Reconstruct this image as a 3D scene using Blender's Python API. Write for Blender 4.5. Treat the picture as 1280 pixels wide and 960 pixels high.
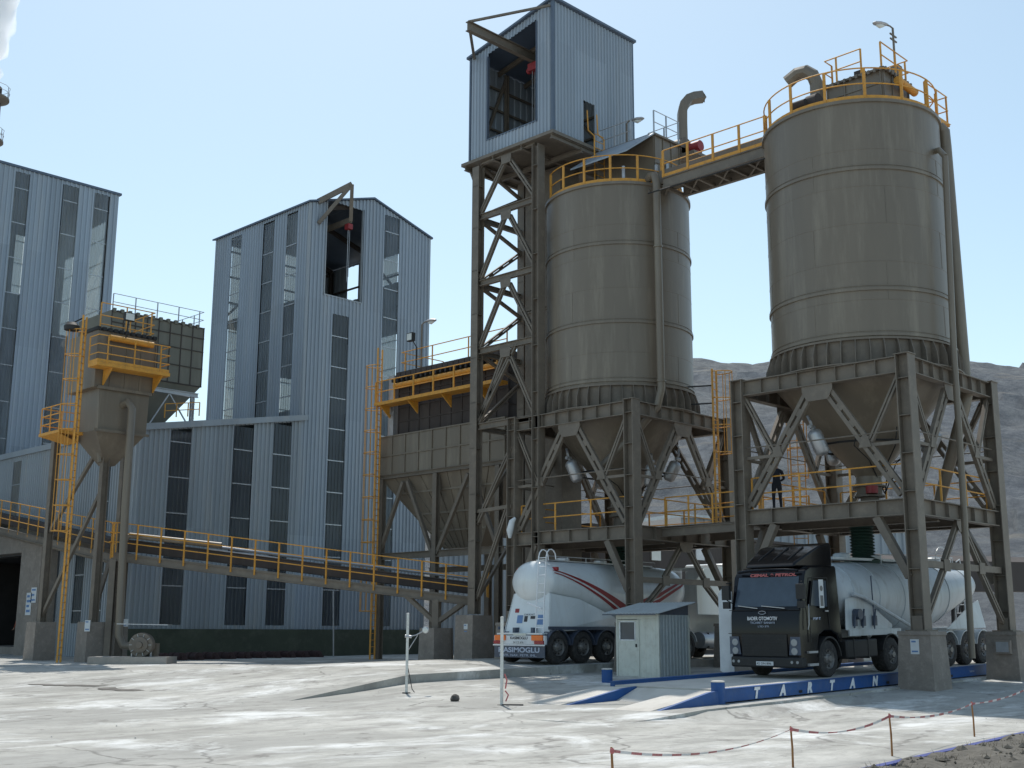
import bpy, math, random
from mathutils import Vector, Matrix, Euler, noise
R = math.radians
random.seed(7)
for o in list(bpy.data.objects): bpy.data.objects.remove(o)
scene = bpy.context.scene
COL = scene.collection

# ---------------------------------------------------------------- camera
YAW, PITCH, ROLL, FPX, EYE = R(45.37), R(11.56), R(0.24), 1500.0, 1.7
CAMF = Vector((math.sin(YAW)*math.cos(PITCH), math.cos(YAW)*math.cos(PITCH), math.sin(PITCH)))
_r = Vector((math.cos(YAW), -math.sin(YAW), 0)); _u = _r.cross(CAMF)
CAMR = _r*math.cos(ROLL) + _u*math.sin(ROLL); CAMU = -_r*math.sin(ROLL) + _u*math.cos(ROLL)
CAMC = Vector((0, 0, EYE))
cam = bpy.data.cameras.new("camera"); camo = bpy.data.objects.new("camera", cam); COL.objects.link(camo)
camo.matrix_world = Matrix(((CAMR.x, CAMU.x, -CAMF.x, 0), (CAMR.y, CAMU.y, -CAMF.y, 0), (CAMR.z, CAMU.z, -CAMF.z, EYE), (0, 0, 0, 1)))
cam.sensor_fit = 'HORIZONTAL'; cam.sensor_width = 36; cam.lens = 36*FPX/1280
cam.clip_start = 0.1; cam.clip_end = 5000
scene.camera = camo

# ---------------------------------------------------------------- light
SUN_EL, SUN_AZ = R(60), R(36)      # azimuth from +Y towards +X
w = bpy.data.worlds.new("World"); scene.world = w; w.use_nodes = True
nt = w.node_tree; nt.nodes.clear()
sky = nt.nodes.new('ShaderNodeTexSky'); sky.sky_type = 'NISHITA'; sky.sun_disc = False
sky.sun_elevation = SUN_EL; sky.sun_rotation = SUN_AZ; sky.altitude = 900
sky.air_density = 1.0; sky.dust_density = 1.6; sky.ozone_density = 1.0
bg = nt.nodes.new('ShaderNodeBackground'); bg.inputs[1].default_value = 0.15
out = nt.nodes.new('ShaderNodeOutputWorld')
gm = nt.nodes.new('ShaderNodeGamma'); gm.inputs[1].default_value = .8
tn = nt.nodes.new('ShaderNodeMixRGB'); tn.blend_type = 'MULTIPLY'; tn.inputs[0].default_value = 1; tn.inputs[2].default_value = (1.62,1.70,1.52,1)
nt.links.new(sky.outputs[0], gm.inputs[0]); nt.links.new(gm.outputs[0], tn.inputs[1]); nt.links.new(tn.outputs[0], bg.inputs[0]); nt.links.new(bg.outputs[0], out.inputs[0])
sd = bpy.data.lights.new("sun", 'SUN'); sd.energy = 3.9; sd.angle = R(0.5); sd.color = (1, 0.95, 0.88)
so = bpy.data.objects.new("sun", sd); COL.objects.link(so)
SV = Vector((math.sin(SUN_AZ)*math.cos(SUN_EL), math.cos(SUN_AZ)*math.cos(SUN_EL), math.sin(SUN_EL)))
so.rotation_euler = SV.to_track_quat('Z', 'Y').to_euler(); so.location = (0, 0, 60)
scene.view_settings.view_transform = 'Standard'; scene.view_settings.look = 'None'
scene.view_settings.gamma = 1; scene.view_settings.exposure = 0.1
scene.render.engine = 'CYCLES'
scene.cycles.max_bounces = 8; scene.cycles.volume_bounces = 6; scene.cycles.transparent_max_bounces = 16

# ---------------------------------------------------------------- helpers
def V(*a): return Vector(a)
def mesh_obj(name, verts, faces, mat, parent=None, smooth=False, mats=None, fm=None):
    me = bpy.data.meshes.new(name); me.from_pydata([tuple(v) for v in verts], [], faces)
    for m in (mats or [mat]): me.materials.append(m)
    if fm:
        me.polygons.foreach_set('material_index', fm)
    if smooth:
        me.polygons.foreach_set('use_smooth', [True]*len(me.polygons))
        me.set_sharp_from_angle(angle=R(38))
    me.update()
    o = bpy.data.objects.new(name, me); COL.objects.link(o)
    if parent is not None: o.parent = parent
    return o

SPLIT = set('tie_beam girder lower_brace brace house_flashing flashing fairing side_guard chassis support strut vent_pipe air_pipe pipe step axle wiper hoist_chain base_beam side_fairing trestle mudguard back_panel bracket corner_trim leg panel steelwork house_steel gutter pipework foot monorail valve window_frame grab_rail pulse_valve floor flange girt bracket_platform'.split())
class MB:
    def __init__(s): s.v = []; s.f = []; s.g = []
    def add(s, vs, fs):
        b = len(s.v); s.g.append((b, b+len(vs), len(s.f), len(s.f)+len(fs))); s.v += [Vector(v) for v in vs]; s.f += [tuple(i+b for i in f) for f in fs]; return s
    def box(s, x0, y0, z0, x1, y1, z1):
        if x0 > x1: x0, x1 = x1, x0
        if y0 > y1: y0, y1 = y1, y0
        if z0 > z1: z0, z1 = z1, z0
        return s.add([(x0,y0,z0),(x1,y0,z0),(x1,y1,z0),(x0,y1,z0),(x0,y0,z1),(x1,y0,z1),(x1,y1,z1),(x0,y1,z1)],
              [(0,3,2,1),(4,5,6,7),(0,1,5,4),(1,2,6,5),(2,3,7,6),(3,0,4,7)])
    def frustum(s, c0, sx0, sy0, c1, sx1, sy1):
        a = [(c0[0]+i*sx0/2, c0[1]+j*sy0/2, c0[2]) for i, j in ((-1,-1),(1,-1),(1,1),(-1,1))]
        b = [(c1[0]+i*sx1/2, c1[1]+j*sy1/2, c1[2]) for i, j in ((-1,-1),(1,-1),(1,1),(-1,1))]
        return s.add(a+b, [(0,3,2,1),(4,5,6,7),(0,1,5,4),(1,2,6,5),(2,3,7,6),(3,0,4,7)])
    def frame(s, p, q, up=None):
        p, q = Vector(p), Vector(q); d = (q-p).normalized()
        up = Vector(up) if up is not None else Vector((0,0,1))
        if abs(d.dot(up)) > 0.98: up = Vector((1,0,0)) if abs(d.x) < 0.9 else Vector((0,1,0))
        side = d.cross(up).normalized(); up2 = side.cross(d)
        return p, q, side, up2
    def bar(s, p, q, w, h=None, up=None):
        h = h or w; p, q, a, b = s.frame(p, q, up)
        vs = []
        for c in (p, q):
            for i, j in ((-1,-1),(1,-1),(1,1),(-1,1)): vs.append(c + a*(i*w/2) + b*(j*h/2))
        return s.add(vs, [(0,3,2,1),(4,5,6,7),(0,1,5,4),(1,2,6,5),(2,3,7,6),(3,0,4,7)])
    def ibeam(s, p, q, w, h, up=None, t=0.03):
        p, q, a, b = s.frame(p, q, up)
        for off, ww, hh in ((b*(h/2-t/2), w, t), (b*(-h/2+t/2), w, t), (b*0, t*0.8, h-2*t-0.002)):
            s.bar(p+off, q+off, ww, hh, b)
        return s
    def tube(s, pts, r, n=8, closed=False, caps=True):
        pts = [Vector(p) for p in pts]; m = len(pts)
        rs = r if isinstance(r, (list, tuple)) else [r]*m
        rings = []; up = None
        for i in range(m):
            if closed: d = pts[(i+1) % m]-pts[i-1]
            else: d = pts[min(i+1, m-1)]-pts[max(i-1, 0)]
            d.normalize()
            if up is None:
                up = Vector((0,0,1)) if abs(d.z) < .9 else Vector((1,0,0))
            side = d.cross(up).normalized(); up = side.cross(d).normalized()
            rings.append([pts[i]+side*(rs[i]*math.cos(2*math.pi*k/n))+up*(rs[i]*math.sin(2*math.pi*k/n)) for k in range(n)])
        vs = [v for rg in rings for v in rg]; fs = []
        for i in range(m if closed else m-1):
            j = (i+1) % m
            for k in range(n): fs.append((i*n+k, i*n+(k+1) % n, j*n+(k+1) % n, j*n+k))
        if caps and not closed: fs += [tuple(range(n-1, -1, -1)), tuple((m-1)*n+k for k in range(n))]
        return s.add(vs, fs)
    def rev(s, c, prof, n=32, a0=0, a1=2*math.pi, axis='z'):
        full = abs(a1-a0-2*math.pi) < 1e-6; m = n if full else n+1
        vs = []
        for r, h in prof:
            for k in range(m):
                a = a0+(a1-a0)*k/n; x, y = r*math.cos(a), r*math.sin(a)
                vs.append(Vector(c)+(Vector((x,y,h)) if axis == 'z' else Vector((h,x,y)) if axis == 'x' else Vector((x,h,y))))
        fs = []
        for i in range(len(prof)-1):
            for k in range(n):
                k2 = (k+1) % m
                q = (i*m+k, i*m+k2, (i+1)*m+k2, (i+1)*m+k)
                fs.append(q if axis != 'y' else q[::-1])
        return s.add(vs, fs)
    def cyl(s, c, r, h, n=24, axis='z'):
        return s.rev(c, [(0.0001, 0), (r, 0), (r, h), (0.0001, h)], n, axis=axis)
    def prism(s, pts, d):
        n = len(pts); pts = [Vector(p) for p in pts]; d = Vector(d)
        return s.add(pts+[p+d for p in pts], [tuple(range(n-1,-1,-1)), tuple(range(n, 2*n))]+[(i, (i+1) % n, n+(i+1) % n, n+i) for i in range(n)])
    def build(s, name, mat, parent=None, smooth=False, **kw):
        if name in SPLIT and len(s.g) > 1:
            bb = []
            for a, b, c, d in s.g:
                vs = s.v[a:b]; bb.append((Vector([min(v[i] for v in vs)-.03 for i in range(3)]), Vector([max(v[i] for v in vs)+.03 for i in range(3)])))
            lab = list(range(len(s.g)))
            def find(i):
                while lab[i] != i: i = lab[i]
                return i
            for i in range(len(bb)):
                for j in range(i):
                    if all(bb[i][0][k] <= bb[j][1][k] and bb[j][0][k] <= bb[i][1][k] for k in range(3)): lab[find(i)] = find(j)
            cl = {}
            for i in range(len(bb)): cl.setdefault(find(i), []).append(i)
            if 1 < len(cl) <= 24:
                o = None
                for ids in cl.values():
                    m = MB()
                    for i in ids:
                        a, b, c, d = s.g[i]; k = len(m.v); m.v += s.v[a:b]; m.f += [tuple(q-a+k for q in f) for f in s.f[c:d]]
                    o = mesh_obj(name, m.v, m.f, mat, parent, smooth, **kw)
                return o
        return mesh_obj(name, s.v, s.f, mat, parent, smooth, **kw)

def arc(c, r, a0, a1, n, z=0.0, plane='xy'):
    o = []
    for k in range(n+1):
        a = a0+(a1-a0)*k/n; o.append(V(c[0]+r*math.cos(a), c[1]+r*math.sin(a), c[2]+z) if plane == 'xy' else
            V(c[0]+r*math.cos(a), c[1], c[2]+r*math.sin(a)) if plane == 'xz' else V(c[0], c[1]+r*math.cos(a), c[2]+r*math.sin(a)))
    return o
def tag(o, label=None, cat=None, group=None, kind=None):
    if label: o['label'] = label
    if cat: o['category'] = cat
    if group: o['group'] = group
    if kind: o['kind'] = kind
    return o
def thing(name, label, cat, loc=(0,0,0), rz=0, group=None):
    o = bpy.data.objects.new(name, None); COL.objects.link(o); o.empty_display_size = 0.2
    o.location = loc; o.rotation_euler = (0, 0, rz)
    return tag(o, label, cat, group)
def rel(o):                      # children of a located thing are written in world coordinates
    o.matrix_world = Matrix.LocRotScale(o.location, o.rotation_euler, None)
    for c in o.children:
        c.matrix_parent_inverse = o.matrix_world.inverted()
    return o
def copy_tree(o, parent=None):
    c = o.copy(); COL.objects.link(c)
    if parent is not None: c.parent = parent
    for ch in list(o.children): copy_tree(ch, c)
    return c
def railing(parent, pts, h=1.1, sp=1.3, mat=None, rails=(1.0, .5), closed=False, r=.024, toe=True, name='railing', drop=0.0, pr=.03):
    pts = [Vector(p) for p in pts]; up = V(0,0,h); m = MB()
    for k in rails: m.tube([p+up*k for p in pts], r, 6, closed=closed)
    if toe:
        for a, b in zip(pts, pts[1:]+([pts[0]] if closed else [])):
            m.bar(a+V(0,0,.07), b+V(0,0,.07), .012, .12)
    o = m.build(name, mat, parent)
    seq = pts+([pts[0]] if closed else [])
    L = [0]
    for a, b in zip(seq, seq[1:]): L.append(L[-1]+(b-a).length)
    n = max(1, round(L[-1]/sp))
    for i in range(n if closed else n+1):
        t = L[-1]*i/n
        for j in range(len(seq)-1):
            if t <= L[j+1]+1e-6: break
        p = seq[j].lerp(seq[j+1], (t-L[j])/max(1e-6, L[j+1]-L[j]))
        MB().bar(p-V(0,0,drop), p+V(0,0,h-.01), pr*2, pr*1.2).build('post', mat, o)
    return o
def ladder(parent, p, q, out, mat, w=.45, cage=None, rung=.3, name='ladder'):
    """p foot, q top; out = unit direction a climber leans back to; cage = z where hoops begin"""
    p, q, out = Vector(p), Vector(q), Vector(out).normalized(); d = (q-p).normalized(); s = d.cross(out).normalized()
    m = MB()
    for k in (-1, 1): m.bar(p+s*k*w/2, q+s*k*w/2, .035, .075, out)
    L = (q-p).length
    for i in range(1, int(L/rung)): m.bar(p+d*i*rung-s*w/2, p+d*i*rung+s*w/2, .026)
    o = m.build(name, mat, parent)
    if cage is not None:
        m = MB(); z = cage; hs = []
        while z < L+.01:
            ps = []
            for k in range(13):
                a = math.pi*(-.0+k/12); ps.append(p+d*z+s*(-math.cos(a)*.37)+out*(.05+math.sin(a)*.66))
            m.tube([p+d*z-s*w/2]+ps+[p+d*z+s*w/2], .022, 5); hs.append(ps); z += 1.05
        for k in (1, 3, 6, 9, 11): m.tube([h[k] for h in hs], .017, 5)
        m.build('safety_cage', mat, o)
    return o
def smooth(t): t = max(0, min(1, t)); return t*t*(3-2*t)
def gz(x, y): return -.2+.52*smooth((x+y-34)/34)
def text_mesh(name, s, size, origin, xdir, up, mat, parent, thick=.004, bold=0.0, width=None, align='LEFT', sx=1.0):
    cu = bpy.data.curves.new(name, 'FONT'); cu.body = s; cu.size = size; cu.extrude = thick/2; cu.offset = bold; cu.align_x = align
    o = bpy.data.objects.new('tmp', cu); COL.objects.link(o); bpy.context.view_layer.update()
    dg = bpy.context.evaluated_depsgraph_get(); me = bpy.data.meshes.new_from_object(o.evaluated_get(dg)); bpy.data.objects.remove(o)
    me.name = name
    xs = [v.co.x for v in me.vertices]
    if not xs: return None
    k = sx if width is None else width/(max(xs)-min(xs)); x0 = min(xs) if (width is not None and align == 'LEFT') else 0
    xd, ud = Vector(xdir).normalized(), Vector(up).normalized(); nd = xd.cross(ud)
    O = Vector(origin)
    for v in me.vertices: c = v.co.copy(); v.co = O+xd*((c.x-x0)*k)+ud*c.y+nd*c.z
    me.materials.clear(); me.materials.append(mat)
    ob = bpy.data.objects.new(name, me); COL.objects.link(ob); ob.parent = parent
    return ob

# ---------------------------------------------------------------- materials
MATS = {}
def mat(name, col, rough=.6, metal=0.0, var=.12, scale=1.5, dirt=None, dirt_amt=.35, streak=False, bump=0.0, bscale=30, spec=.5, coat=0.0, sheets=0.0):
    m = bpy.data.materials.new(name); m.use_nodes = True; nt = m.node_tree; N = nt.nodes; Lk = nt.links
    b = N['Principled BSDF']; b.inputs['Roughness'].default_value = rough; b.inputs['Metallic'].default_value = metal
    b.inputs['Specular IOR Level'].default_value = spec; b.inputs['Coat Weight'].default_value = coat
    tc = N.new('ShaderNodeTexCoord'); mp = N.new('ShaderNodeMapping'); Lk.new(tc.outputs['Object'], mp.inputs[0])
    if streak: mp.inputs['Scale'].default_value = (1, 1, .12)
    n1 = N.new('ShaderNodeTexNoise'); n1.inputs['Scale'].default_value = scale; n1.inputs['Detail'].default_value = 6; n1.inputs['Roughness'].default_value = .65
    Lk.new(mp.outputs[0], n1.inputs[0])
    rp = N.new('ShaderNodeValToRGB'); rp.color_ramp.elements[0].position = .3; rp.color_ramp.elements[1].position = .7
    c = Vector(col)
    rp.color_ramp.elements[0].color = (*(c*(1-var)), 1); rp.color_ramp.elements[1].color = (*(c*(1+var)), 1)
    Lk.new(n1.outputs[0], rp.inputs[0]); last = rp.outputs[0]
    if dirt is not None:
        n2 = N.new('ShaderNodeTexNoise'); n2.inputs['Scale'].default_value = scale*2.7; n2.inputs['Detail'].default_value = 8; n2.inputs['Roughness'].default_value = .72
        Lk.new(mp.outputs[0], n2.inputs[0])
        r2 = N.new('ShaderNodeValToRGB'); r2.color_ramp.elements[0].position = .5; r2.color_ramp.elements[1].position = .74
        r2.color_ramp.elements[1].color = (dirt_amt,)*3+(1,)
        Lk.new(n2.outputs[0], r2.inputs[0])
        mx = N.new('ShaderNodeMixRGB'); mx.inputs[2].default_value = (*dirt, 1); Lk.new(r2.outputs[0], mx.inputs[0]); Lk.new(last, mx.inputs[1]); last = mx.outputs[0]
    if sheets:                                              # sheet to sheet fading
        sp = N.new('ShaderNodeSeparateXYZ'); Lk.new(tc.outputs['Object'], sp.inputs[0]); ms = []
        for op, val in (('ADD', None), ('MULTIPLY', .98), ('FLOOR', None)):
            q = N.new('ShaderNodeMath'); q.operation = op
            if op == 'ADD': Lk.new(sp.outputs[0], q.inputs[0]); Lk.new(sp.outputs[1], q.inputs[1])
            else: Lk.new(ms[-1].outputs[0], q.inputs[0]); q.inputs[1].default_value = val or 0
            ms.append(q)
        zf = N.new('ShaderNodeMath'); zf.operation = 'MULTIPLY'; zf.inputs[1].default_value = .155; Lk.new(sp.outputs[2], zf.inputs[0]); z2 = N.new('ShaderNodeMath'); z2.operation = 'FLOOR'; Lk.new(zf.outputs[0], z2.inputs[0])
        cx = N.new('ShaderNodeCombineXYZ'); Lk.new(ms[-1].outputs[0], cx.inputs[0]); Lk.new(z2.outputs[0], cx.inputs[2])
        wn = N.new('ShaderNodeTexWhiteNoise'); wn.noise_dimensions = '3D'; Lk.new(cx.outputs[0], wn.inputs[0])
        mr = N.new('ShaderNodeMapRange'); mr.inputs[3].default_value = 1-sheets; mr.inputs[4].default_value = 1+sheets; Lk.new(wn.outputs[0], mr.inputs[0])
        mm = N.new('ShaderNodeMixRGB'); mm.blend_type = 'MULTIPLY'; mm.inputs[0].default_value = 1; Lk.new(last, mm.inputs[1]); Lk.new(mr.outputs[0], mm.inputs[2]); last = mm.outputs[0]
    Lk.new(last, b.inputs['Base Color'])
    if bump:
        n3 = N.new('ShaderNodeTexNoise'); n3.inputs['Scale'].default_value = bscale; n3.inputs['Detail'].default_value = 5
        Lk.new(tc.outputs['Object'], n3.inputs[0])
        bp = N.new('ShaderNodeBump'); bp.inputs['Strength'].default_value = bump; bp.inputs['Distance'].default_value = .03
        Lk.new(n3.outputs[0], bp.inputs['Height']); Lk.new(bp.outputs[0], b.inputs['Normal'])
    MATS[name] = m; return m
OLIVE = mat('olive_grey_paint', (.162,.134,.103), .4, var=.11, scale=.55, dirt=(.26,.225,.175), dirt_amt=.8, streak=True, bump=.12, bscale=2.0)
STEEL = mat('grey_steel_paint', (.152,.127,.102), .6, var=.16, scale=1.1, dirt=(.25,.21,.165), dirt_amt=.6)
BOXOL = mat('olive_box_paint', (.15,.145,.118), .6, var=.12, scale=.8, dirt=(.24,.22,.18), dirt_amt=.5, streak=True)
CLAD = mat('blue_grey_cladding', (.30,.345,.40), .45, var=.09, scale=.5, dirt=(.38,.39,.40), dirt_amt=.6, streak=True, metal=.15, sheets=.07)
CLADD = mat('pale_blue_cladding', (.29,.325,.36), .5, var=.09, scale=.5, dirt=(.38,.37,.35), dirt_amt=.65, streak=True, sheets=.07)
TRIM = mat('dark_blue_trim', (.09,.12,.17), .5)
YEL = mat('orange_yellow_paint', (.60,.285,.04), .55, var=.16, scale=4, dirt=(.27,.16,.08), dirt_amt=.75)
RAILG = None
GALV = mat('galvanised_steel', (.42,.43,.45), .42, metal=.6, var=.15, scale=3)
CONC = mat('plinth_concrete', (.23,.20,.175), .9, var=.14, scale=1.6, dirt=(.38,.34,.3), dirt_amt=.55, bump=.5, bscale=14)
CONCG = mat('dark_green_plinth_paint', (.055,.065,.045), .85, var=.2, scale=.8, dirt=(.15,.15,.12), dirt_amt=.35)
CONCP = mat('pad_concrete', (.34,.31,.28), .9, var=.15, scale=.9, dirt=(.2,.18,.16), dirt_amt=.5, bump=.5, bscale=9)
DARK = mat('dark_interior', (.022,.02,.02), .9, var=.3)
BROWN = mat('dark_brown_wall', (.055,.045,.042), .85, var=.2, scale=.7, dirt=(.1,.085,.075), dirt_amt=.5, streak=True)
WHITE = mat('white_tank_paint', (.62,.66,.68), .28, var=.05, scale=1.2, dirt=(.42,.41,.38), dirt_amt=.35, streak=True, coat=.3)
DIRTYW = mat('dirty_white_tank_paint', (.46,.50,.53), .42, var=.12, scale=1.0, dirt=(.2,.19,.17), dirt_amt=.65, streak=True)
BLACK = mat('black_truck_paint', (.004,.004,.006), .2, var=.3, dirt=(.010,.009,.008), dirt_amt=.5, coat=.05, spec=.3)
BLACKP = mat('black_plastic', (.014,.014,.015), .6, var=.2, dirt=(.04,.037,.034), dirt_amt=.4)
RUB = mat('tyre_rubber', (.028,.027,.027), .85, var=.2, dirt=(.13,.12,.11), dirt_amt=.7, scale=4)
RIM = mat('rim_steel', (.2,.195,.19), .5, metal=.5, dirt=(.1,.09,.08), dirt_amt=.6, scale=5)
CHAS = mat('chassis_blue_grey', (.05,.065,.10), .5, var=.2, dirt=(.15,.15,.15), dirt_amt=.5)
RED = mat('red_paint', (.26,.025,.03), .5)
REDB = mat('red_lens', (.28,.01,.02), .25)
ORL = mat('orange_lens', (.75,.16,.02), .25)
BLUE = mat('weighbridge_blue', (.006,.07,.25), .55, var=.15, scale=1.4, dirt=(.08,.12,.2), dirt_amt=.5)
BLUEK = mat('kerb_blue', (.03,.05,.22), .7, var=.2)
LETW = mat('lettering_white', (.75,.76,.78), .6, var=.12, scale=14, dirt=(.2,.26,.4), dirt_amt=.6)
LETG = mat('lettering_grey_blue', (.42,.47,.58), .6, var=.1, scale=20)
LETD = mat('lettering_dim_grey', (.16,.155,.15), .6)
LETB = mat('lettering_black', (.03,.03,.035), .6)
LETP = mat('lettering_pink_red', (.50,.14,.14), .6, var=.3, scale=20)
LETN = mat('banner_white', (.55,.5,.5), .6)
GLASSD = mat('dark_glass', (.05,.068,.092), .12, var=.2, spec=.5)
BOOTH = mat('booth_cream_sheet', (.58,.59,.53), .6, var=.08, scale=2, dirt=(.34,.31,.25), dirt_amt=.5)
BOOTHS = mat('booth_grey_sheet', (.40,.44,.45), .5, var=.08, scale=2, dirt=(.26,.25,.22), dirt_amt=.5)
POLE = mat('pale_pole_paint', (.62,.63,.6), .6, dirt=(.35,.2,.12), dirt_amt=.5, scale=6)
WOOD = mat('stake_wood', (.30,.14,.05), .8, var=.25, scale=8)
STONE = mat('dark_stone', (.07,.065,.06), .95, var=.3, bump=.5)
MAROON = mat('maroon_machine_paint', (.045,.022,.022), .7, var=.3)
BELLOW = mat('green_bellows', (.02,.05,.04), .7, var=.3)
SIGNW = mat('sign_white', (.6,.62,.64), .6)
SIGNB = mat('sign_blue', (.12,.22,.42), .6)
SKIN = mat('skin', (.36,.2,.13), .6); NAVY = mat('navy_cloth', (.018,.02,.03), .9, var=.3, bump=.2, bscale=12); HAT = mat('yellow_cap', (.6,.38,.06), .6)
ORNAVY = mat('orange_vest', (.30,.07,.03), .9, var=.3)
HEADL = mat('headlight_glass', (.28,.29,.3), .2)
LAMPG = mat('lamp_glass', (.62,.64,.62), .3)

def pane_mat(name, tr, tint, dif):
    m = bpy.data.materials.new(name); m.use_nodes = True; nt = m.node_tree; N = nt.nodes; Lk = nt.links; N.clear()
    o = N.new('ShaderNodeOutputMaterial'); t = N.new('ShaderNodeBsdfTransparent'); t.inputs[0].default_value = (*tint, 1)
    d = N.new('ShaderNodeBsdfDiffuse'); tl = N.new('ShaderNodeBsdfTranslucent'); tl.inputs[0].default_value = (.75,.74,.62, 1)
    g = N.new('ShaderNodeBsdfGlossy'); g.inputs['Roughness'].default_value = .25; g.inputs[0].default_value = (.5,.55,.6,1)
    no = N.new('ShaderNodeTexNoise'); no.inputs['Scale'].default_value = 1.2; no.inputs['Detail'].default_value = 5
    tc = N.new('ShaderNodeTexCoord'); mp = N.new('ShaderNodeMapping'); mp.inputs['Scale'].default_value = (1,1,.25); Lk.new(tc.outputs['Object'], mp.inputs[0]); Lk.new(mp.outputs[0], no.inputs[0])
    rp = N.new('ShaderNodeValToRGB'); rp.color_ramp.elements[0].position = .35; rp.color_ramp.elements[1].position = .7
    rp.color_ramp.elements[0].color = (*(Vector(dif)*.7), 1); rp.color_ramp.elements[1].color = (*(Vector(dif)*1.25), 1)
    Lk.new(no.outputs[0], rp.inputs[0]); Lk.new(rp.outputs[0], d.inputs[0])
    m1 = N.new('ShaderNodeMixShader'); m1.inputs[0].default_value = .45; Lk.new(d.outputs[0], m1.inputs[1]); Lk.new(tl.outputs[0], m1.inputs[2])
    m2 = N.new('ShaderNodeMixShader'); m2.inputs[0].default_value = tr; Lk.new(m1.outputs[0], m2.inputs[1]); Lk.new(t.outputs[0], m2.inputs[2])
    m3 = N.new('ShaderNodeMixShader'); m3.inputs[0].default_value = .06; Lk.new(m2.outputs[0], m3.inputs[1]); Lk.new(g.outputs[0], m3.inputs[2])
    Lk.new(m3.outputs[0], o.inputs[0]); MATS[name] = m; return m
PANE = pane_mat('translucent_sheet', .36, (.75,.82,.85), (.25,.29,.35))
PANED = pane_mat('shaded_translucent_sheet', .22, (.5,.55,.6), (.11,.125,.155))  # darker copy of the sheet, with the unlit hall inside put into its colour
PANEB = pane_mat('bright_translucent_sheet', .35, (.95,.97,.98), (.6,.62,.6))

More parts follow.
